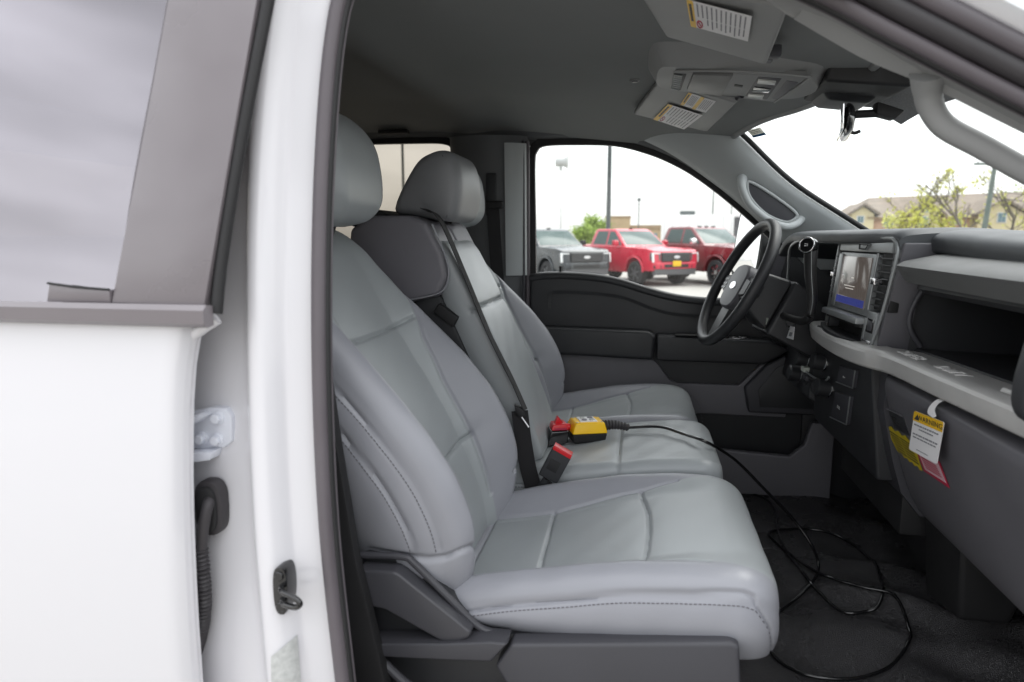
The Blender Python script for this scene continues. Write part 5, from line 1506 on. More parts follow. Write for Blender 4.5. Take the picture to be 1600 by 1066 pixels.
def label_on(name, pf, TL, TR, BR, BL, parent, label, strip=0.14, cols=False, nl=9):
    tl, tr, bl = pf(*TL), pf(*TR), pf(*BL)
    fr = quad_frame(tl, tr, bl)
    patch(name, fr, 0, 0, 1, 1, 0.0012, 'paper', parent, label)
    patch(name + "_header", fr, 0, 0, strip, 1, 0.0018, 'labelyel', parent)
    L_ = []
    if cols:
        L_ += [(0.0, 0, 0, 0)] if False else []
        patch(name + "_header", fr, 0.46, 0, 0.46 + strip, 1, 0.0018, 'labelyel', parent)
        for k in range(5):
            L_ += words(0.1, 0.9, strip + 0.05 + k * 0.05, 0.02, True) + words(0.1, 0.9, 0.46 + strip + 0.05 + k * 0.065, 0.02, True)
    else:
        for k in range(nl):
            u = strip + 0.05 + k * (0.93 - strip) / nl
            L_ += words(0.06, 0.52, u, 0.022, True, 0.97) + (words(0.55, 0.95, u, 0.022, True, random.uniform(0.5, 1)) if k > 1 else [])
        a = [fr(strip + 0.07 + 0.045 * math.cos(t), 0.80 + 0.14 * math.sin(t), 0.0020) for t in np.linspace(0, 2 * math.pi, 18, endpoint=False)]
        tube(name + "_symbol", a, 0.0011, 'redlab', parent, 5, closed=True)
        tube(name + "_symbol", [fr(strip + 0.04, 0.70, 0.002), fr(strip + 0.10, 0.90, 0.002)], 0.0010, 'redlab', parent, 5)
    bars(name + "_print", fr, L_, 0.0019, 'inkg', parent)
    bars(name + "_warning_print", fr, words(0.1, 0.8, strip * 0.3, strip * 0.4, True), 0.0024, 'ink', parent)
vf, pf = visor("driver_sun_visor", "grey driver sun visor with two yellow edged labels", 0.135, 0.622)
label_on("visor_label", pf, (1044, 162), (1098, 180), (1072, 204), (1021, 186), vf, "white airbag label with yellow edge")
label_on("visor_label", pf, (1076, 144), (1119, 158), (1102, 176), (1063, 163), vf, "small white label with two yellow strips", 0.13, True)
vn, pn = visor("passenger_sun_visor", "grey passenger sun visor with one large white label", -0.290, -0.66, -0.004)
label_on("visor_label", pn, (1073, -2), (1175, 25), (1171, 63), (1080, 40), vn, "large white airbag label with yellow edge", 0.10, False, 11)
hexa("visor_clip", [(0.225, -0.335, 1.975), (0.265, -0.335, 1.972), (0.265, -0.30, 1.972), (0.225, -0.30, 1.975), (0.225, -0.335, 1.995), (0.265, -0.335, 1.995), (0.265, -0.30, 1.995), (0.225, -0.30, 1.995)], 'darkgrey', vn, 0.005)

oc = empty("overhead_console", (0, 0, 0), 0, T)
oc["label"] = "grey overhead console with map lamps and holder"
def oz(x): return 2.013 - (x - 0.03) * 0.128
pc = plane_uv((0.03, 0, 2.013), np.array([0.128, 0, 1.0]) / math.hypot(1, 0.128))
outl = rounded([(0.035, -0.09), (0.06, -0.122), (0.15, -0.130), (0.30, -0.128), (0.375, -0.10), (0.405, 0.0), (0.375, 0.10), (0.30, 0.128), (0.15, 0.130), (0.06, 0.122), (0.035, 0.09), (0.030, 0.0)], 4)
bm = bmesh.new()
A = [bm.verts.new((x, y, oz(x))) for x, y in outl]
B = [bm.verts.new((0.2 + (x - 0.2) * 1.18, y * 1.55, oz(x) + 0.060)) for x, y in outl]
n_ = len(outl)
bm.faces.new(A[::-1]); bm.faces.new(B)
for i in range(n_): bm.faces.new((A[i], A[(i + 1) % n_], B[(i + 1) % n_], B[i]))
bmesh.ops.recalc_face_normals(bm, faces=bm.faces)
bevel(bm, 0.014, 4, 40)
from_bm("console_body", bm, 'liner2', oc)
def oc_plate(name, uvs, d, m, bev=0.002, th=0.012, label=None):
    q = [pc(*p) for p in uvs]
    return hexa(name, [p - np.array([0, 0, d]) for p in q] + [p + np.array([0, 0, th]) for p in q], m, oc, bev, 2, label)
oc_plate("console_panel", ((1052, 111), (1262, 119), (1213, 159), (1046, 140)), 0.0022, 'liner2', 0.004)
oc_plate("holder_door", ((1083, 112), (1146, 114), (1127, 147), (1073, 137)), 0.0075, 'lid', 0.005)
oc_plate("vent_opening", ((1053, 113), (1073, 114), (1064, 140), (1049, 136)), 0.003, 'black', 0.002)
for k in range(8):
    t = k / 7
    a = np.array((1053, 114)) * (1 - t) + np.array((1049, 135)) * t
    b = np.array((1066, 116)) * (1 - t) + np.array((1061, 138)) * t
    tube("vent_rib", [pc(*a) - np.array([0, 0, 0.005]), pc(*b) - np.array([0, 0, 0.005])], 0.0022, 'pillar', oc, 6)
oc_plate("microphone", ((1148, 130), (1161, 132), (1160, 135), (1147, 133)), 0.0035, 'black', 0.001)
oc_plate("lamp_bezel", ((1184, 118), (1222, 121), (1199, 154), (1164, 149)), 0.0035, 'darkgrey', 0.004)
oc_plate("map_lamp", ((1185, 121), (1213, 124), (1211, 129), (1183, 127)), 0.0065, 'lens', 0.002)
oc_plate("map_lamp", ((1170, 144), (1194, 146), (1191, 152), (1168, 149)), 0.0065, 'lens', 0.002)
oc_plate("lamp_switch", ((1178, 133), (1205, 136), (1201, 142), (1175, 140)), 0.006, 'gloss', 0.002)
oc_plate("console_tray", ((1229, 124), (1248, 127), (1218, 155), (1206, 152)), 0.004, 'midgrey', 0.003)
q = [pc(*p) - np.array([0, 0, 0.003]) for p in ((1056, 109), (1150, 109), (1255, 117), (1259, 124), (1210, 158))]
tube("console_edge", crom(q, 6), 0.003, 'liner2', oc, 8)

# forward sensor cover, frit band and mirror
mi = empty("rear_view_mirror", (0, 0, 0), 0, T)
mi["label"] = "black rear view mirror hanging from the windshield, seen edge on"
V = []
for t in np.linspace(-1, 1, 22):
    k = math.sqrt(max(0, 1 - abs(t)**5)) * 0.97 + 0.03
    for a in np.linspace(0, 2 * math.pi, 22, endpoint=False):
        xx = 0.018 * math.cos(a) * k * (1.0 if math.cos(a) > 0 else 0.55)
        zz_ = 0.036 * math.copysign(abs(math.sin(a))**0.75, math.sin(a)) * k
        V.append((0.478 + xx + 0.20 * t * 0.118, 0.0 + 0.118 * t, 1.890 + zz_ - xx * 0.12))
Fc = grid_faces(22, 22, True) + [tuple(range(22))[::-1], tuple(21 * 22 + j for j in range(22))]
fixn(mesh("mirror_housing", V, Fc, 'gloss', mi))
hexa("mirror_glass", [(0.4645 - 0.0225, -0.108, 1.862), (0.4645 + 0.0225, 0.108, 1.862), (0.462 + 0.0225, 0.108, 1.918), (0.462 - 0.0225, -0.108, 1.918), (0.470 - 0.0225, -0.108, 1.862), (0.470 + 0.0225, 0.108, 1.862), (0.468 + 0.0225, 0.108, 1.918), (0.468 - 0.0225, -0.108, 1.918)], 'mirror', mi, 0.004)
tube("mirror_arm", [onY(1334, 179, 0.0), onY(1372, 177, 0.0)], 0.0095, 'black', mi, 12)
tube("mirror_arm_ball", [onY(1368, 177, 0.0), onY(1380, 173, 0.0)], 0.006, 'black', mi, 10)
hexa("mirror_mount", [tuple(onY(1372, 158, -0.02)), tuple(onY(1415, 172, -0.02)), tuple(onY(1400, 186, -0.02)), tuple(onY(1370, 178, -0.02))] + [tuple(onY(u, v, -0.02) + np.array([0, 0.04, 0])) for u, v in ((1372, 158), (1415, 172), (1400, 186), (1370, 178))], 'black', mi, 0.005)
tube("dimmer_tab", crom([onY(1322, 202, -0.03), onY(1334, 208, -0.03), onY(1344, 205, -0.03)], 4), 0.004, 'black', mi, 8)
sc0 = [(0.405, 0.130, 1.968), (0.400, -0.105, 1.968), (0.575, -0.125, 1.945), (0.575, 0.135, 1.945)]
hexa("sensor_cover", sc0 + [(0.42, 0.150, 2.015), (0.41, -0.12, 2.015), (0.61, -0.14, 1.978), (0.61, 0.15, 1.978)], 'black', mi, 0.010, 4, "black sensor cover at the top of the windshield")
hexa("sensor_cover_lower", [(0.44, 0.13, 1.948), (0.44, 0.02, 1.950), (0.535, 0.02, 1.938), (0.535, 0.13, 1.936), (0.42, 0.14, 1.972), (0.42, 0.0, 1.972), (0.55, 0.0, 1.950), (0.55, 0.14, 1.950)], 'charcoal', mi, 0.012, 3)
M['frit'] = mat("grey_dot_frit", (0.20, 0.20, 0.205), 0.6, var=0.4, vscale=300)
def wz(x, y):
    x0 = head_front(y) - 0.03; x1 = 1.20 - 0.22 * (abs(y) / 0.86)**2
    k = (x - x0) / (x1 - x0)
    return 2.035 - 0.02 * (abs(y) / .8)**2 + (1.52 - 2.03) * k + 0.03 * math.sin(math.pi * k)
Pf = [[(x, y, wz(x, y) - 0.004) for x in np.linspace(0.47, 0.665, 8)] for y in np.linspace(-0.185, 0.19, 8)]
slab("frit_patch", Pf, (0, 0, 0.0015), 'frit', T, "grey dotted band on the glass round the sensor cover", 60)
# registration style sticker on the glass
def shield_uv(u, v):
    X = 0.6
    d = _ray(u, v)
    lo_, hi_ = 1.2, 3.2
    for _ in range(50):
        m_ = (lo_ + hi_) / 2
        p = CAM + d * m_ / d[1] * 1.0
        if p[2] < wz(p[0], p[1]) and p[0] < 1.2 and abs(p[1]) < 0.86: lo_ = m_
        else: hi_ = m_
    return CAM + d * lo_ / d[1]
q = [shield_uv(*p) for p in ((1168, 203), (1188, 198), (1178, 214))]
fq = quad_frame(q[0], q[1], q[2])
patch("glass_sticker", fq, 0, 0, 1, 1, 0.003, 'film', T, "small printed sticker in the top corner of the windshield")
bars("sticker_print", fq, words(0.05, 0.95, 0.12, 0.09) + words(0.05, 0.95, 0.32, 0.09) + words(0.05, 0.95, 0.5, 0.07), 0.0038, 'filmink', T)
bars("sticker_band", fq, [(0.0, 0.72, 1.0, 1.0)], 0.0038, 'filmblue', T)

# outside mirror of the driver door
em_ = empty("outside_mirror", (0, 0, 0), 0, T)
em_["label"] = "tall tow mirror outside the driver window reflecting white sky"
def tm(a, b, c): return np.array([0.43, 1.09, 1.60]) + np.array([-0.36, 0.933, 0]) * a + np.array([0.10, 0, 0.995]) * b + np.array([0.93, 0.36, -0.09]) * c
ol = rounded([(-0.10, -0.13), (-0.105, 0.0), (-0.085, 0.115), (-0.04, 0.135), (0.06, 0.135), (0.10, 0.11), (0.105, -0.1), (0.07, -0.145), (-0.06, -0.15)], 4)
prism("mirror_shell", ol, 'X', 0.0, 0.09, 'black', em_, 0.015, 4, P=lambda a, b, t: tuple(tm(a, b, t)))
prism("mirror_glass", [(a * 0.88, b * 0.88) for a, b in ol], 'X', -0.003, 0.004, 'mirror', em_, 0.001, P=lambda a, b, t: tuple(tm(a, b, t)))
for b in (-0.05, 0.05):
    tube("mirror_bracket", [(0.52, 0.90, 1.52 + b * 0.6), tuple(tm(0.0, b - 0.02, 0.05))], 0.014, 'black', em_, 10)
box("mirror_base", (0.47, 0.87, 1.45), (0.58, 0.92, 1.58), 'midgrey', em_, 0.012, 3)
# ================================================================== loose things in the cab
# glove box labels
q = [gx_uv(*p) for p in ((1384, 661), (1427, 690), (1443, 736), (1410, 712))]
def lab_poly(name, uvs, d, m, parent, label=None):
    q = [gx_uv(*p) + np.array([-d, 0, d * 0.3]) for p in uvs]
    bm = bmesh.new()
    A = [bm.verts.new(tuple(p)) for p in q]; B = [bm.verts.new(tuple(p + np.array([0.0006, 0, 0]))) for p in q]
    bm.faces.new(A); bm.faces.new(B[::-1])
    for i in range(len(q)): bm.faces.new((A[i], A[(i + 1) % len(q)], B[(i + 1) % len(q)], B[i]))
    bmesh.ops.triangulate(bm, faces=[f for f in bm.faces if len(f.verts) > 4])
    return from_bm(name, bm, m, parent, label, False)
zig = [(1383, 662)]
for k in range(8):
    t = k / 8
    zig += [(1383 + t * 44, 662 + t * 28 + (2 if k % 2 else -2))]
zig += [(1428, 690), (1432, 700), (1438, 722), (1443, 736)]
for k in range(1, 9):
    t = k / 9
    zig += [(1443 - t * 36, 736 - t * 28 + (2.5 if k % 2 else -1))]
zig += [(1404, 706), (1393, 684)]
lab_poly("glove_label", zig, 0.0025, 'labelolive', da, "dark yellow notched label under the glove box latch")
gf = lambda a, b: (1384 + a * 42 + b * 20, 663 + a * 28 + b * 46)
for k in range(7):
    v = 0.16 + k * 0.11
    for (u0, u1) in ((0.10, 0.42), (0.48, 0.88)):
        lab_poly("label_print", [gf(u0, v), gf(u1, v), gf(u1, v + 0.045), gf(u0, v + 0.045)], 0.0032, 'ink', da)
lab_poly("glove_label", [(1432, 700), (1470, 722), (1486, 764), (1446, 737)], 0.0028, 'redlab', da, "red bordered pale label below the hanging tag")
lab_poly("glove_label_panel", [(1437, 706), (1468, 724), (1481, 756), (1448, 735)], 0.0034, 'pinklab', da)
for k in range(5):
    a = 0.12 + k * 0.16
    lab_poly("label_print", [(1440 + a * 12, 711 + a * 26), (1464 + a * 13, 726 + a * 26), (1465 + a * 13, 728 + a * 26), (1441 + a * 12, 713 + a * 26)], 0.0040, 'redlab', da)

# hanging warning tag
wt = empty("warning_tag", tuple(onX(1447, 685, 0.552)))
tag(wt, "white WARNING tag with yellow header hanging from the glove box", "tag")
inv = Vector(wt.location)
def loc(p): return np.array(p) - np.array(inv)
XT = 0.548
tl, tr, bl = onX(1429, 642, XT), onX(1475, 660, XT), onX(1420, 702, XT + 0.008)
tr = tl + (tr - tl)
fw_ = quad_frame(loc(tl), loc(tr), loc(bl))
_n = np.cross(tr - tl, bl - tl); _n /= np.linalg.norm(_n)
if _n[0] > 0: _n = -_n
fw = lambda u, v, d=0.0: loc(tl) + (tr - tl) * u + (bl - tl) * v + _n * d
card = [(0.03, 0.0), (0.97, 0.0), (1, 0.03), (1, 0.97), (0.97, 1), (0.03, 1), (0, 0.97), (0, 0.03)]
def fpoly(name, pts, d, th, m, parent, label=None):
    A = [fw(u, v, d) for u, v in pts]; B = [fw(u, v, d - th) for u, v in pts]
    n = len(pts)
    return fixn(mesh(name, A + B, [tuple(range(n)), tuple(range(2 * n - 1, n - 1, -1))] + [(i, (i + 1) % n, n + (i + 1) % n, n + i) for i in range(n)], m, parent, label, False))
fpoly("tag_card", card, 0.0, 0.0012, 'paper', wt)
fpoly("tag_header", [(0.03, 0.0), (0.97, 0.0), (1, 0.03), (1, 0.235), (0, 0.235), (0, 0.03)], 0.0007, 0.0006, 'labelyel', wt)
h_ = np.linalg.norm(bl - tl)
text("tag_word", "WARNING", h_ * 0.155, fw(0.58, 0.125, 0.0011), tr - tl, tl - bl, 'ink', wt, "black word WARNING", 0.0002, xs=0.95 * np.linalg.norm(tr - tl) / h_ * 1.15)
fpoly("tag_triangle", [(0.14, 0.06), (0.23, 0.19), (0.05, 0.19)], 0.0013, 0.0003, 'ink', wt)
Ls = words(0.07, 0.93, 0.30, 0.035, False, 0.97) + words(0.26, 0.80, 0.385, 0.03, False, 0.9) + words(0.07, 0.95, 0.53, 0.035, False, 0.97) + words(0.09, 0.93, 0.61, 0.03, False, 0.95) + words(0.28, 0.72, 0.90, 0.014, False, 0.95)
bars("tag_print", lambda u, v, d=0.0: fw(u, v, d), Ls, 0.0008, 'inkg', wt)
sa = [loc(onX(u, v, x)) for u, v, x in ((1456, 652, 0.5475), (1449, 645, 0.549), (1453, 634, 0.552), (1463, 625, 0.556), (1474, 622, 0.565))]
sb = [loc(onX(u, v, x)) for u, v, x in ((1458, 653, 0.5475), (1462, 650, 0.549), (1460, 640, 0.552), (1467, 630, 0.556), (1480, 625, 0.565))]
Psx = np.stack([crom(sa, 5), crom(sb, 5)], 1)
slab("tag_strap", Psx, (0.0008, 0, 0), 'paper', wt, None, 60)

# ignition key with paper tag, and a pale tag under the column
ik = empty("ignition_key", tuple(onX(1225, 500, 0.445)))
tag(ik, "ignition key with small white paper tag below the steering column", "key")
k0 = np.array(ik.location)
def kx(u, v, X=0.445): return onX(u, v, X) - k0
def yzplate(name, uvs, X, th, m, parent, bev=0.001, label=None):
    q = [kx(u, v, X) for u, v in uvs]
    return hexa(name, q + [p + np.array([th, 0, 0]) for p in q], m, parent, bev, 2, label)
yzplate("key_head", ((1219, 494), (1235, 494), (1246, 503), (1232, 509)), 0.443, 0.008, 'steel', ik, 0.002)
tube("key_ring", [kx(1232, 507, 0.442) + np.array([0.002, 0.024 * math.cos(a), 0.012 * math.sin(a)]) for a in np.linspace(0, 2 * math.pi, 20, endpoint=False)], 0.0016, 'steel', ik, 6, closed=True)
tube("lock_barrel", [kx(1246, 503, 0.445), kx(1254, 504, 0.46)], 0.009, 'chrome', ik, 12)
yzplate("paper_tag", ((1235, 510), (1241, 511), (1239, 531), (1229, 528)), 0.441, 0.0012, 'paper', ik, 0)
yzplate("tag_mark", ((1234, 519), (1238, 520), (1236, 526), (1232, 525)), 0.4402, 0.0006, 'inkg', ik, 0)
ht = empty("pale_tag", tuple(onX(1192, 505, 0.385)))
tag(ht, "blank pale plastic tag hanging behind the steering wheel", "tag")
k0 = np.array(ht.location)
yzplate("tag_card", ((1186, 495), (1200, 497), (1193, 517), (1181, 512)), 0.385, 0.002, 'green', ht, 0.0006)
tube("tag_cord", [kx(1192, 497, 0.386), kx(1196, 488, 0.392), kx(1199, 478, 0.398)], 0.0008, 'black', ht, 6)

# hand controller on the centre seat
hc_ = empty("hand_controller", (-0.13, 0.035, 1.072), R(20))
tag(hc_, "yellow and black hand controller with red rocker and coiled black cable on the centre seat", "controller")
def cc(x, y, z): return (x, y, z)
def lbox(name, lo, hi, m, bev=0.003, seg=3, label=None):
    return box(name, lo, hi, m, hc_, bev, seg, label)
hexa("housing_base", [(-0.048, -0.037, -0.012), (0.042, -0.037, -0.010), (0.042, 0.037, -0.010), (-0.048, 0.037, -0.012), (-0.052, -0.041, 0.014), (0.046, -0.041, 0.014), (0.046, 0.041, 0.014), (-0.052, 0.041, 0.014)], 'black', hc_, 0.005, 3)
hexa("housing_cover", [(-0.053, -0.042, 0.0145), (0.047, -0.042, 0.0145), (0.047, 0.042, 0.0145), (-0.053, 0.042, 0.0145), (-0.042, -0.033, 0.044), (0.040, -0.033, 0.044), (0.040, 0.033, 0.044), (-0.042, 0.033, 0.044)], 'yellow', hc_, 0.005, 3, "bright yellow upper housing")
lbox("button_plate", (-0.026, -0.024, 0.0435), (0.022, 0.026, 0.0465), 'paper', 0.002)
for a, b in ((-0.012, -0.010), (-0.012, 0.012), (0.010, -0.010), (0.010, 0.012)):
    disc("push_button", (a, b, 0.0462), (0, 0, 1), 0.0075, 0.003, 'inkg' if a * b > 0 else 'lens', hc_, 14)
for a, b in ((0.033, -0.024), (0.033, 0.024), (-0.035, -0.024), (-0.035, 0.024)):
    disc("cover_screw", (a, b, 0.0435), (0, 0, 1), 0.0028, 0.0012, 'steel', hc_, 10)
hexa("clip_base", [(-0.122, -0.036, -0.016), (-0.062, -0.032, -0.012), (-0.062, 0.030, -0.012), (-0.112, 0.030, -0.016), (-0.110, -0.030, 0.024), (-0.060, -0.030, 0.024), (-0.060, 0.028, 0.024), (-0.106, 0.028, 0.024)], 'gloss', hc_, 0.005, 3)
hexa("rocker", [(-0.108, -0.028, 0.0245), (-0.061, -0.028, 0.0245), (-0.061, 0.026, 0.0245), (-0.104, 0.026, 0.0245), (-0.104, -0.024, 0.040), (-0.064, -0.024, 0.042), (-0.064, 0.022, 0.042), (-0.100, 0.022, 0.040)], 'red', hc_, 0.003, 3, "glossy red rocker switch")
prism("rocker_tab", [(-0.096, 0.038), (-0.070, 0.040), (-0.078, 0.050), (-0.086, 0.060), (-0.091, 0.050)], 'Y', -0.010, 0.008, 'red', hc_, 0.002)
lbox("rocker_shade", (-0.100, -0.0295, 0.026), (-0.066, -0.0278, 0.032), 'redlab', 0.0006, 1)
disc("neck", (-0.060, 0, 0.026), (1, 0, 0), 0.010, 0.010, 'red', hc_, 14)
tube("hanging_ring", [(0.060 + 0.012 * math.cos(a), -0.034 + 0.010 * math.sin(a), -0.010) for a in np.linspace(0, 2 * math.pi, 20, endpoint=False)], 0.0016, 'chrome', hc_, 6, closed=True)
# ribbed strain relief
bpth = resamp(crom([(0.044, -0.002, 0.026), (0.075, -0.003, 0.027), (0.105, -0.006, 0.022), (0.118, -0.008, 0.018)], 8), 0.0011)
scl = [np.interp(i / len(bpth), [0, 0.15, 1], [1.15, 1.1, 0.78]) * (1 + 0.16 * (1 if (i % 8) < 4 else -0.4)) for i in range(len(bpth))]
tube("strain_relief", bpth, 0.0115, 'rubber', hc_, 14, scale=scl)
# cable: over the seat, down to the floor and round in loops
Mi = (Matrix.Translation(hc_.location) @ Matrix.Rotation(R(20), 4, 'Z')).inverted()
def fl(u, v, h=0.006):
    z = 0.68
    for _ in range(8):
        p = onZ(u, v, z); z = floor_z(p[0], p[1]) + h
    return onZ(u, v, z)
end = np.array(Matrix.Translation(hc_.location) @ Matrix.Rotation(R(20), 4, 'Z') @ Vector((0.116, -0.008, 0.018)))
W_ = [end, onZ(1030, 667, 1.103), onZ(1070, 679, 1.104), onZ(1106, 692, 1.104), onY(1150, 720, 0.06), onY(1195, 765, 0.10), onY(1238, 810, 0.12), onY(1268, 852, 0.10), fl(1279, 885, 0.02), fl(1268, 915), fl(1232, 948), fl(1203, 975), fl(1197, 1003), fl(1220, 1035), fl(1265, 1056), fl(1330, 1061), fl(1385, 1046), fl(1416, 1015), fl(1421, 985), fl(1395, 950), fl(1340, 918), fl(1285, 897, 0.014), fl(1235, 868), fl(1210, 845), fl(1201, 832), fl(1225, 828), fl(1265, 827), fl(1310, 838), fl(1350, 868), fl(1374, 905), fl(1377, 940), fl(1352, 958), fl(1318, 957), fl(1285, 940), fl(1262, 912, 0.018), fl(1240, 880), fl(1222, 848, 0.014), fl(1213, 818), fl(1213, 800), fl(1200, 782), fl(1178, 773), fl(1150, 770), fl(1110, 772)]
Wd = crom(W_, 9)
for q_ in Wd[8 * 9:]:
    q_[2] = max(q_[2], max(floor_z(q_[0] + dx, q_[1] + dy) for dx in (-0.02, 0, 0.02) for dy in (-0.015, 0, 0.015)) + 0.003)
for _ in range(6):
    Wd[8 * 9:-1, 2] = 0.25 * Wd[8 * 9 - 1:-2, 2] + 0.5 * Wd[8 * 9:-1, 2] + 0.25 * Wd[8 * 9 + 1:, 2]
cab = [tuple(Mi @ Vector(tuple(p))) for p in Wd]
tube("cable", cab, 0.0042, 'gloss', hc_, 8, label="long black cable looping over the floor")
hc_["label"] = "yellow and black hand controller with red rocker and long black cable on centre seat"
# ================================================================== outside: parked trucks
def bgmat(name, col, rough=0.3, coat=0.5): return mat(name, col, rough, coat=coat, var=0.03, vscale=2)
M['tgrey'] = bgmat("dark_grey_paint", (0.032, 0.037, 0.042)); M['tred'] = bgmat("bright_red_paint", (0.55, 0.015, 0.045)); M['tmaroon'] = bgmat("maroon_paint", (0.16, 0.012, 0.018))
M['tglass'] = mat("dark_window_glass", (0.05, 0.085, 0.08), 0.15, spec=0.25)
M['tyre'] = mat("tyre_rubber", (0.03, 0.03, 0.032), 0.8)
M['lamp'] = mat("headlamp_lens", (0.78, 0.80, 0.80), 0.12, coat=0.8)
M['cladding'] = mat("grey_cladding", (0.09, 0.09, 0.095), 0.55)
def parked(label, X, Y, head, paint, sc=1.0, chrome=False, plate=False):
    t = empty("parked_pickup", (X, Y, 0), head)
    t.scale = (sc, sc, sc)
    tag(t, label, "pickup truck", "pickup trucks parked in a row across the lot")
    # local: +x forward, y left; wheelbase 3.7, front axle at x=0
    W = 0.98
    low = [(0.92, 0.52), (0.95, 0.62), (0.95, 0.80), (0.93, 1.10), (0.86, 1.19), (0.60, 1.235), (-0.55, 1.28), (-0.70, 1.30), (-2.55, 1.32), (-4.75, 1.33), (-4.80, 1.25), (-4.80, 0.60), (-4.60, 0.50), (-4.12, 0.50), (-4.12, 0.62), (-4.02, 0.86), (-3.86, 0.95), (-3.54, 0.95), (-3.38, 0.86), (-3.28, 0.62), (-3.28, 0.42), (-0.50, 0.42), (-0.50, 0.62), (-0.42, 0.86), (-0.20, 0.98), (0.20, 0.98), (0.40, 0.86), (0.48, 0.62), (0.50, 0.50)]
    bm = bmesh.new()
    def skin(z): return W - 0.05 * max(0, (z - 0.95) / 0.35)**2 - 0.04 * max(0, (0.6 - z) / 0.2)
    A = [bm.verts.new((x, -skin(z) + (0.07 * max(0, (x - 0.5) / 0.45)**2), z)) for x, z in low]
    B = [bm.verts.new((x, skin(z) - (0.07 * max(0, (x - 0.5) / 0.45)**2), z)) for x, z in low]
    n = len(low)
    bm.faces.new(A); bm.faces.new(B[::-1])
    for i in range(n): bm.faces.new((A[i], A[(i + 1) % n], B[(i + 1) % n], B[i]))
    bmesh.ops.recalc_face_normals(bm, faces=bm.faces)
    bevel(bm, 0.035, 3, 30)
    bmesh.ops.triangulate(bm, faces=[f for f in bm.faces if len(f.verts) > 4])
    from_bm("body", bm, paint, t)
    # cab greenhouse
    g0 = [(-0.62, 1.28), (-1.42, 1.86), (-1.60, 1.90), (-2.55, 1.90), (-2.70, 1.86), (-2.86, 1.30)]
    bm = bmesh.new()
    wtop = lambda z: 0.90 - 0.17 * (z - 1.28) / 0.62
    A = [bm.verts.new((x, -wtop(z), z)) for x, z in g0]; B = [bm.verts.new((x, wtop(z), z)) for x, z in g0]
    n = len(g0)
    bm.faces.new(A); bm.faces.new(B[::-1])
    for i in range(n): bm.faces.new((A[i], A[(i + 1) % n], B[(i + 1) % n], B[i]))
    bmesh.ops.recalc_face_normals(bm, faces=bm.faces)
    bevel(bm, 0.04, 3, 25)
    bmesh.ops.triangulate(bm, faces=[f for f in bm.faces if len(f.verts) > 4])
    from_bm("cab", bm, paint, t)
    def sidewin(name, pts):
        for sg in (-1, 1):
            q = [(x, sg * (wtop(z) + 0.006), z) for x, z in pts]; q2 = [(x, sg * (wtop(z) - 0.02), z) for x, z in pts]
            k = len(pts)
            fixn(mesh(name, q + q2, [tuple(range(k)), tuple(range(2 * k - 1, k - 1, -1))] + [(i, (i + 1) % k, k + (i + 1) % k, k + i) for i in range(k)], 'tglass', t, None, False))
    sidewin("side_window", [(-0.86, 1.34), (-1.46, 1.80), (-1.74, 1.82), (-1.76, 1.34)])
    sidewin("side_window", [(-1.84, 1.34), (-1.84, 1.82), (-2.50, 1.82), (-2.66, 1.36)])
    d = np.array([-0.80, 0, 0.58]); nn = np.array([0.58, 0, 0.80]); nn /= np.linalg.norm(nn)
    def ws(k, y, o): return np.array([-0.62, 0, 1.28]) + d * k + np.array([0, y, 0]) + nn * o
    c = [ws(0.10, -0.80, 0.008), ws(0.10, 0.80, 0.008), ws(0.93, 0.69, 0.008), ws(0.93, -0.69, 0.008)]
    hexa("front_window", c + [p - nn * 0.03 for p in c], 'tglass', t, 0.004)
    # hood bulge, grille, lamps, bumper
    hexa("hood_bulge", [(0.70, -0.55, 1.215), (0.70, 0.55, 1.215), (-0.52, 0.62, 1.28), (-0.52, -0.62, 1.28), (0.62, -0.50, 1.245), (0.62, 0.50, 1.245), (-0.48, 0.58, 1.315), (-0.48, -0.58, 1.315)], paint, t, 0.02, 3)
    hexa("grille", [(0.945, -0.60, 0.80), (0.945, 0.60, 0.80), (0.925, 0.62, 1.12), (0.925, -0.62, 1.12), (0.985, -0.58, 0.82), (0.985, 0.58, 0.82), (0.965, 0.60, 1.10), (0.965, -0.60, 1.10)], 'chrome' if chrome else 'black', t, 0.012)
    for k in range(4):
        z = 0.87 + k * 0.065
        box("grille_bar", (0.975, -0.56, z - 0.012), (0.998, 0.56, z + 0.012), 'chrome' if chrome else 'cladding', t, 0.006)
    el = [(0.12 * math.cos(a), 0.965 + 0.05 * math.sin(a)) for a in np.linspace(0, 2 * math.pi, 22, endpoint=False)]
    prism("oval_badge", el, 'X', 0.995, 1.012, 'paper2', t, 0.003)
    for sg in (-1, 1):
        hexa("headlamp", [(0.93, sg * 0.63, 0.84), (0.80, sg * 0.955, 0.86), (0.79, sg * 0.945, 1.11), (0.915, sg * 0.64, 1.11), (0.965, sg * 0.63, 0.85), (0.86, sg * 0.965, 0.87), (0.85, sg * 0.955, 1.10), (0.95, sg * 0.64, 1.10)], 'cladding', t, 0.012)
        hexa("running_lamp", [(0.965, sg * 0.90, 0.80), (0.93, sg * 0.955, 0.80), (0.90, sg * 0.955, 1.11), (0.93, sg * 0.90, 1.11), (0.985, sg * 0.90, 0.80), (0.95, sg * 0.965, 0.80), (0.92, sg * 0.965, 1.11), (0.95, sg * 0.90, 1.11)], 'lamp', t, 0.006)
        hexa("running_lamp", [(0.955, sg * 0.66, 1.065), (0.90, sg * 0.94, 1.065), (0.90, sg * 0.94, 1.10), (0.955, sg * 0.66, 1.10), (0.97, sg * 0.66, 1.065), (0.93, sg * 0.95, 1.065), (0.93, sg * 0.95, 1.10), (0.97, sg * 0.66, 1.10)], 'lamp', t, 0.006)
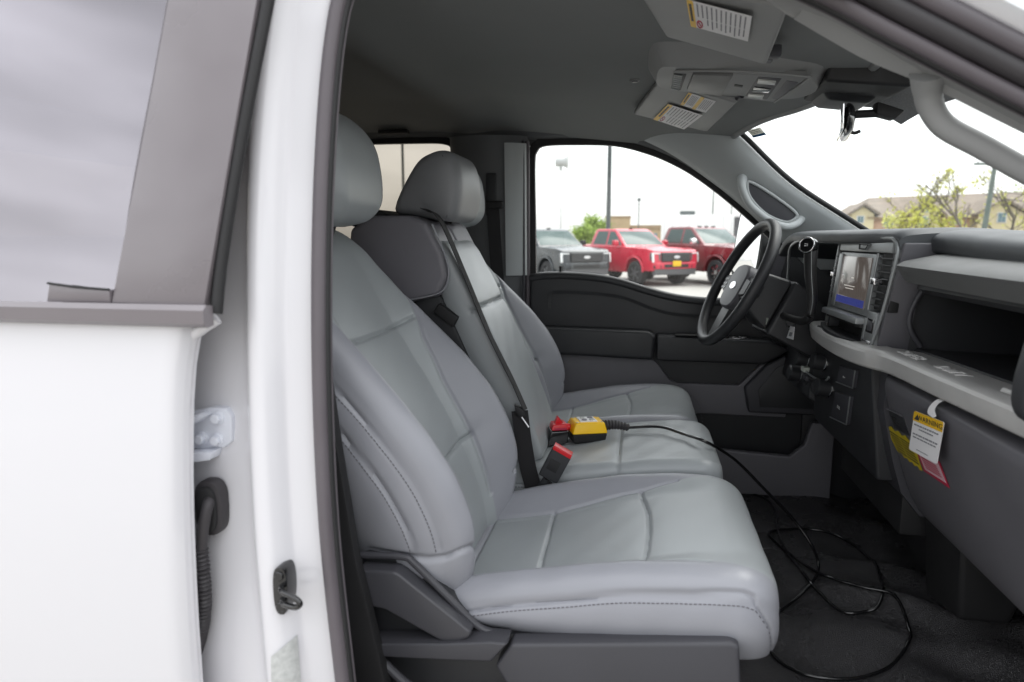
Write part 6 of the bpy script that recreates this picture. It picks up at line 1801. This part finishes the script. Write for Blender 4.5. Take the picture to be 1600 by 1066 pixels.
        hexa("fog_lamp_pocket", [(0.985, sg * 0.62, 0.60), (0.93, sg * 0.90, 0.60), (0.93, sg * 0.90, 0.70), (0.985, sg * 0.62, 0.70), (1.005, sg * 0.62, 0.60), (0.955, sg * 0.90, 0.60), (0.955, sg * 0.90, 0.70), (1.005, sg * 0.62, 0.70)], 'black', t, 0.006)
        # mirrors
        box("door_mirror", (-1.05, min(sg * 0.97, sg * 1.17), 1.32), (-0.90, max(sg * 0.97, sg * 1.17), 1.50), 'chrome' if chrome else ('black' if paint != 'tred' else paint), t, 0.04, 3)
        # wheel arch flare
        for xc in (0.0, -3.70):
            ar = [(xc + 0.50 * math.cos(a), sg * (W + 0.01), 0.46 + 0.50 * math.sin(a)) for a in np.linspace(0.02, math.pi - 0.02, 18)]
            tube("arch_flare", ar, 0.035, paint, t, 8, (0, 1, 0))
            yc = sg * 0.84
            tn = 28
            sec_ = [(0.26, -0.13), (0.36, -0.145), (0.405, -0.11), (0.415, 0.0), (0.405, 0.11), (0.36, 0.145), (0.26, 0.13)]
            V = []
            for i in range(tn):
                a = 2 * math.pi * i / tn
                for r_, o_ in sec_: V.append((xc + r_ * math.cos(a), yc + o_, 0.415 + r_ * math.sin(a)))
            Fc = []
            for i in range(tn):
                for j in range(7):
                    Fc.append((i * 7 + j, i * 7 + (j + 1) % 7, ((i + 1) % tn) * 7 + (j + 1) % 7, ((i + 1) % tn) * 7 + j))
            w = fixn(mesh("wheel", V, Fc, 'tyre', t, None, True, 40))
            disc("wheel_rim", (xc, yc + sg * 0.07, 0.415), (0, sg, 0), 0.262, 0.03, 'black', w, 28)
            for k in range(6):
                a = 2 * math.pi * k / 6 + 0.3
                c0, s0 = math.cos(a), math.sin(a)
                box("rim_spoke", (0.04, -0.015, -0.028), (0.25, 0.015, 0.028), 'chrome' if chrome else 'cladding', w, 0.006, 2, None, Matrix.Rotation(-a, 3, 'Y'), (xc, yc + sg * 0.105, 0.415))
            disc("hub_cap", (xc, yc + sg * 0.09, 0.415), (0, sg, 0), 0.07, 0.03, 'chrome' if chrome else 'cladding', w, 18)
    hexa("bumper", [(0.90, -0.93, 0.58), (0.90, 0.93, 0.58), (0.90, 0.94, 0.79), (0.90, -0.94, 0.79), (1.00, -0.80, 0.58), (1.00, 0.80, 0.58), (0.995, 0.80, 0.79), (0.995, -0.80, 0.79)], 'chrome' if chrome else paint, t, 0.03, 3)
    box("lower_valance", (0.80, -0.85, 0.38), (0.97, 0.85, 0.59), 'cladding', t, 0.03, 3)
    box("bumper_opening", (0.985, -0.50, 0.62), (1.008, 0.50, 0.73), 'black', t, 0.01)
    if plate:
        box("dealer_plate", (1.012, -0.17, 0.66), (1.022, 0.17, 0.84), 'labelyel', t, 0.004, label="yellow plate on the front bumper")
    for yy in ((0.0,) if sc == 1.0 else (-0.3, 0.0, 0.3)):
        box("roof_marker", (-1.62, yy - 0.06, 1.895), (-1.5, yy + 0.06, 1.925), 'black', t, 0.01)
    return t
HD = math.atan2(-0.80, 0.60)
pr_ = onZ(995, 446, 0)
rw = np.array([pr_[0], pr_[1]])
fwd = np.array([math.cos(HD), math.sin(HD)]); lft = np.array([-fwd[1], fwd[0]])
# the photo shows the side whose wheel stands left in the picture (the truck's own right-hand side)
redp = rw + lft * 0.84
parked("bright red pickup with yellow front plate, middle of the parked row", redp[0], redp[1], HD, 'tred', 1.0, False, True)
pg_ = onZ(858, 447, 0); gp_ = np.array([pg_[0], pg_[1]]) + lft * 0.84
parked("dark grey pickup with bright lamps, left of the red one", gp_[0], gp_[1], HD, 'tgrey', 1.0)
pm_ = onZ(1119, 446, 0); mp_ = np.array([pm_[0], pm_[1]]) + lft * 0.84 + fwd * 0.1
parked("maroon pickup with chrome wheels, right of the red one", mp_[0], mp_[1], HD, 'tmaroon', 1.04, True)

# ================================================================== poles, siren, buildings, trees
M['poled'] = mat("dark_green_pole_paint", (0.07, 0.085, 0.085), 0.6, var=0.1); M['wood'] = mat("weathered_green_pole", (0.13, 0.16, 0.14), 0.8, var=0.2, vscale=3)
M['tan'] = mat("tan_brick_wall", (0.40, 0.30, 0.18), 0.9, var=0.12, vscale=0.8); M['tan2'] = mat("brown_brick_band", (0.28, 0.20, 0.12), 0.9, var=0.12, vscale=0.8)
M['roof'] = mat("brown_shingle", (0.22, 0.18, 0.145), 0.95, var=0.18, vscale=1.2, bump=0.5, bscale=6, bdist=0.05)
M['stucco'] = mat("cream_siding", (0.62, 0.54, 0.34), 0.9, var=0.05, vscale=0.5); M['brick'] = mat("salmon_brick", (0.50, 0.32, 0.22), 0.9, var=0.15, vscale=2)
M['hglass'] = mat("house_window_glass", (0.12, 0.20, 0.23), 0.1, coat=0.5); M['leaf'] = mat("spring_leaf", (0.26, 0.36, 0.06), 0.7, var=0.3, vscale=0.9); M['leafy'] = mat("yellow_green_leaf", (0.55, 0.55, 0.12), 0.7, var=0.25, vscale=0.9)
M['bark'] = mat("grey_bark", (0.13, 0.11, 0.09), 0.9, var=0.25, vscale=3)
def pole(label, u, Y, r, top, name="light_pole", m='poled', base=True):
    p = onY(u, 370, Y)
    o = empty(name, (p[0], p[1], 0))
    tag(o, label, "pole")
    tube("pole_shaft", [(0, 0, 0.0), (0, 0, top * 0.5), (0, 0, top)], r, m, o, 14, (1, 0, 0), scale=[1.0, 0.9, 0.75])
    if base: disc("pole_base", (0, 0, 0), (0, 0, 1), r * 2.4, 0.5, 'concrete', o, 20)
    return o
o = pole("tall dark light pole behind the red pickup, widest of the poles", 950, 29.0, 0.105, 10.5)
for sg in (-1, 1):
    tube("lamp_arm", [(0, 0, 10.3), (sg * 0.9, 0, 10.45)], 0.04, 'poled', o, 8)
    box("lamp_head", (sg * 0.9 - 0.35, -0.18, 10.38), (sg * 0.9 + 0.35, 0.18, 10.52), 'poled', o, 0.03)
o = pole("dark light pole seen through the tinted rear window", 632, 24.0, 0.055, 9.5)
box("lamp_head", (-0.5, -0.15, 9.45), (0.2, 0.15, 9.6), 'poled', o, 0.03)
o = pole("slim pole carrying a white warning siren", 876, 62.0, 0.055, 8.0, "siren_pole", 'steel')
V = []
hs = [(-0.55, 0.30), (-0.50, 0.42), (0.10, 0.36), (0.45, 0.52), (0.62, 0.58), (0.60, 0.48)]
for x, r_ in hs:
    for i in range(18): V.append((x, r_ * math.cos(2 * math.pi * i / 18), 8.35 + r_ * math.sin(2 * math.pi * i / 18)))
fixn(mesh("siren_horn", V, grid_faces(len(hs), 18, True) + [tuple(range(18))[::-1], tuple((len(hs) - 1) * 18 + i for i in range(18))], 'greypaper', o))
box("siren_motor", (-0.2, -0.16, 7.6), (0.1, 0.16, 8.0), 'greypaper', o, 0.03)
o = pole("short thin pole with round head above the tan building", 997, 70.0, 0.06, 5.2)
disc("lamp_head", (0, 0, 5.2), (0, 0, 1), 0.16, 0.3, 'poled', o, 14)
o = pole("thin mast behind the white box trailer, left of two", 1112, 80.0, 0.07, 16.0, "mast")
box("mast_cap", (-0.1, -0.1, 16), (0.1, 0.1, 16.3), 'poled', o, 0.02)
o = pole("thin mast behind the white box trailer, right of two", 1141, 90.0, 0.07, 16.0, "mast")
box("mast_cap", (-0.1, -0.1, 16), (0.1, 0.1, 16.3), 'poled', o, 0.02)

# tan commercial building
def bld_x(u, Y): return float(onY(u, 360, Y)[0])
tb = empty("tan_building", (bld_x(975, 95), 95, 0))
tag(tb, "low tan brick building with flat roof beyond the red pickup", "building")
x0 = bld_x(975, 95)
box("wall", (bld_x(918, 95) - x0, 0, 0), (bld_x(1038, 95) - x0, 10, 3.1), 'tan', tb, 0)
box("wall_band", (bld_x(918, 95) - x0 - 0.05, -0.08, 2.55), (bld_x(1038, 95) - x0 + 0.05, 0, 3.2), 'tan2', tb, 0.02)
box("raised_parapet", (bld_x(946, 95) - x0, -0.3, 0), (bld_x(984, 95) - x0, 4, 4.2), 'tan', tb, 0)
box("parapet_cap", (bld_x(945, 95) - x0, -0.4, 4.2), (bld_x(985, 95) - x0, 4.1, 4.45), 'tan2', tb, 0.02)
for k in range(5):
    xx = bld_x(925 + k * 22, 95) - x0
    box("window", (xx, -0.36 if 946 < 925 + k * 22 < 980 else -0.12, 0.8), (xx + 1.2, 0.1, 2.1), 'hglass', tb, 0.02)
# white box trailer
wtX = bld_x(1092, 42)
wb = empty("box_trailer", (wtX, 42, 0))
tag(wb, "long white box trailer parked behind the maroon pickup", "trailer")
M['offwhite'] = mat("trailer_white", (0.78, 0.78, 0.77), 0.4, var=0.03, vscale=0.8)
box("cargo_box", (-2.2, 0, 0.9), (2.05, 2.5, 2.95), 'offwhite', wb, 0.04)
for k in range(9):
    box("box_rib", (-2.1 + k * 0.5, -0.03, 1.0), (-2.06 + k * 0.5, 0.0, 2.9), 'paper2', wb, 0.005)
box("roof_fan", (-1.1, 0.8, 2.95), (-0.2, 1.5, 3.22), 'poled', wb, 0.05)
for xx in (-1.4, 1.2):
    for yy in (0.2, 2.3): disc("trailer_wheel", (xx, yy, 0.45), (0, -1, 0), 0.45, 0.25, 'tyre', wb, 24)
gb = empty("grey_building", (bld_x(1160, 110), 110, 0))
tag(gb, "low grey building at the right behind the box trailer", "building")
box("wall", (-4, 0, 0), (10, 10, 4.6), 'cladding', gb, 0)
box("roof_edge", (-4.2, -0.2, 4.6), (10.2, 10, 4.95), 'paper2', gb, 0.03)

# trees: limbs and many leaf faces
def tree(name, label, X, Y, h, crown, nleaf, lm, cz=0.62, seed=1, spread=1.0, bare=False, lsize=0.16, group=None, levels=3):
    rg = np.random.default_rng(seed)
    t = empty(name, (X, Y, 0))
    tag(t, label, "tree", group)
    V, Fc, tips = [], [], []
    def limb(p, d, ln, r, lev):
        pts = [p]
        for k in range(5):
            d = d + rg.normal(0, 0.12, 3) + np.array([0, 0, 0.05])
            d = d / np.linalg.norm(d)
            pts.append(pts[-1] + d * ln / 5)
        v, f = sweep_data(np.array(pts), circ(r, 6), (1, 0.3, 0), False, True, np.linspace(1, 0.55, 6))
        b = len(V)
        V.extend(v); Fc.extend([tuple(b + i for i in q) for q in f])
        if lev >= levels - 2: tips.extend(pts[2:])
        if lev < levels:
            for k in range(3 if lev else 6):
                a = rg.uniform(0, 2 * math.pi)
                tilt = rg.uniform(0.45, 0.95) * spread
                side = np.array([math.cos(a), math.sin(a), 0])
                nd = d * math.cos(tilt) + side * math.sin(tilt)
                limb(pts[rg.integers(2, 6)], nd, ln * rg.uniform(0.55, 0.75), r * 0.55, lev + 1)
    limb(np.array([0, 0, 0.0]), np.array([0, 0, 1.0]), h * 0.5, h * 0.018, 0)
    fixn(mesh("trunk", V, Fc, 'bark', t))
    tips = np.array(tips)
    if nleaf:
        idx = rg.integers(0, len(tips), nleaf)
        c = tips[idx] + rg.normal(0, crown, (nleaf, 3))
        e1 = rg.normal(0, 1, (nleaf, 3)); e1 /= np.linalg.norm(e1, axis=1)[:, None]
        e2 = np.cross(e1, rg.normal(0, 1, (nleaf, 3))); e2 /= np.linalg.norm(e2, axis=1)[:, None]
        sz = lsize * rg.uniform(0.6, 1.3, (nleaf, 1))
        LV = np.stack([c - e1 * sz, c + e2 * sz * 0.6, c + e1 * sz, c - e2 * sz * 0.6], 1).reshape(-1, 3)
        me = bpy.data.meshes.new("crown")
        me.from_pydata([tuple(p) for p in LV], [], [(4 * i, 4 * i + 1, 4 * i + 2, 4 * i + 3) for i in range(nleaf)])
        o = link("crown", me, lm, t, None, False)
        o["kind"] = "stuff"
    return t
def tx(u, Y): return float(onY(u, 360, Y)[0])
tree("leafy_tree", "round bright green tree left of the red pickup", tx(908, 75), 75, 3.0, 0.26, 3500, 'leaf', seed=3, lsize=0.14)
tree("leafy_tree", "small green tree top beside the light pole", tx(938, 85), 85, 3.8, 0.3, 2500, 'leaf', seed=5)
tree("young_tree", "young tree with sparse yellow green leaves, left before the townhouse", tx(1438, 50), 50, 6.3, 0.14, 700, 'leafy', seed=11, lsize=0.11)
tree("young_tree", "low yellow green tree in front of the townhouse gable", tx(1412, 48), 48, 3.6, 0.18, 600, 'leafy', seed=12, lsize=0.11)
tree("young_tree", "yellow green tree before the middle of the townhouse", tx(1475, 51), 51, 3.9, 0.18, 600, 'leafy', seed=17, lsize=0.11)
tree("bare_tree", "nearly bare grey tree left of the utility pole", tx(1508, 47), 47, 6.0, 0.2, 90, 'leafy', seed=14, spread=0.75, lsize=0.10)
tree("young_tree", "sparse tree right of the utility pole", tx(1575, 48), 48, 5.8, 0.18, 260, 'leafy', seed=21, lsize=0.10)
tree("leafy_tree", "green tree behind the right end of the townhouse", tx(1600, 84), 84, 6.9, 0.45, 4500, 'leaf', seed=23, lsize=0.2)
tree("leafy_tree", "far small tree at the left end of the townhouse", tx(1316, 95), 95, 4.4, 0.3, 1500, 'leaf', seed=25)

# townhouse
HY = 58.0
th = empty("townhouse", (22, HY, 0))
tag(th, "cream townhouse row with brown shingle roof beyond the windshield", "house")
def hx_(u): return float(onY(u, 350, HY)[0]) - 22
def hz_(v): return float(onY(1450, v, HY)[2])
def gable(u0, u1, ve, vp, dep, wallm, uw=None):
    a, b = hx_(u0), hx_(u1); c = (a + b) / 2
    prism("gable_wall", [(a, -1.0), (b, -1.0), (b, hz_(ve)), (c, hz_(vp)), (a, hz_(ve))], 'Y', -dep, 1.0, wallm, th, 0)
    for (p, q) in (((a - 0.35, hz_(ve) - 0.15), (c, hz_(vp) + 0.12)), ((b + 0.35, hz_(ve) - 0.15), (c, hz_(vp) + 0.12))):
        pts = [p, q, (q[0], q[1] + 0.18), (p[0], p[1] + 0.18)]
        prism("gable_roof", pts, 'Y', -dep - 0.4, 3.0, 'roof', th, 0)
def win(u0, u1, v0, v1, dep):
    a, b, z0, z1 = hx_(u0), hx_(u1), hz_(v1), hz_(v0)
    f = box("window", (a, -dep - 0.06, z0), (b, -dep + 0.02, z1), 'paper2', th, 0.01)
    n = 2
    for k in range(n):
        w = (b - a - 0.12) / n
        box("pane", (a + 0.06 + k * w + 0.02, -dep - 0.09, z0 + 0.06), (a + 0.06 + (k + 1) * w - 0.02, -dep - 0.05, z1 - 0.06), 'hglass', f, 0)
box("wall", (hx_(1326), 0, -0.2), (hx_(1720), 12, hz_(338)), 'stucco', th, 0)
box("brick_bay", (hx_(1362), -0.25, -0.2), (hx_(1397), 0.2, hz_(340)), 'brick', th, 0.02)
box("brick_bay", (hx_(1462), -0.25, -0.2), (hx_(1512), 0.2, hz_(338)), 'brick', th, 0.02)
rz_ = [(hx_(1352), hz_(339)), (hx_(1392), hz_(307)), (hx_(1560), hz_(297)), (hx_(1720), hz_(300)), (hx_(1740), hz_(338))]
bm = bmesh.new()
fr1 = [(hx_(1350), -0.7, hz_(340)), (hx_(1740), -0.7, hz_(340)), (hx_(1740), 13, hz_(340)), (hx_(1350), 13, hz_(340))]
rdg = [(hx_(1392), 6, hz_(302)), (hx_(1740), 6, hz_(292))]
v_ = [bm.verts.new(p) for p in fr1 + rdg]
for q in ((0, 1, 5, 4), (1, 2, 5), (2, 3, 4, 5), (3, 0, 4), (3, 2, 1, 0)): bm.faces.new([v_[i] for i in q])
from_bm("roof", bm, 'roof', th, None, False)
gable(1326, 1361, 334, 323, 0.6, 'stucco')
gable(1415, 1462, 336, 319, 0.7, 'stucco')
gable(1520, 1590, 335, 317, 0.8, 'stucco')
win(1334, 1346, 337, 349, 0.6); win(1378, 1394, 340, 355, 0.25); win(1427, 1445, 338, 354, 0.7); win(1482, 1500, 340, 352, 0.25); win(1548, 1563, 333, 349, 0.8); win(1436, 1444, 326, 333, 0.7)
box("fascia", (hx_(1350), -0.78, hz_(341.5)), (hx_(1740), -0.70, hz_(339.5)), 'tan2', th, 0)

# utility pole with wires
up = empty("utility_pole", (tx(1540, 45), 45, 0))
tag(up, "weathered green utility pole with crossarm in front of the townhouse", "pole")
tube("pole_shaft", [(-0.25, 0, 0), (0.0, 0, 3.3), (0.18, 0, 6.4)], 0.15, 'wood', up, 12, (1, 0, 0), scale=[1.1, 0.95, 0.8])
box("crossarm", (-1.0, -0.06, 5.9), (1.0, 0.06, 6.05), 'wood', up, 0.01)
for xx in (-0.8, 0.0, 0.8): disc("insulator", (xx, 0, 6.05), (0, 0, 1), 0.05, 0.14, 'paper2', up, 10)
tube("guy_brace", [(-0.1, 0, 1.6), (-1.5, 0, 0.9)], 0.03, 'bark', up, 6)
for k, (z0, z1) in enumerate(((6.1, 5.4), (4.4, 4.1), (4.0, 3.8))):
    tube("wire", [(0.2 + t * 14, t * 4, z0 + (z1 - z0) * t - 0.5 * math.sin(math.pi * t)) for t in np.linspace(0, 1, 14)], 0.018, 'black', up, 5)
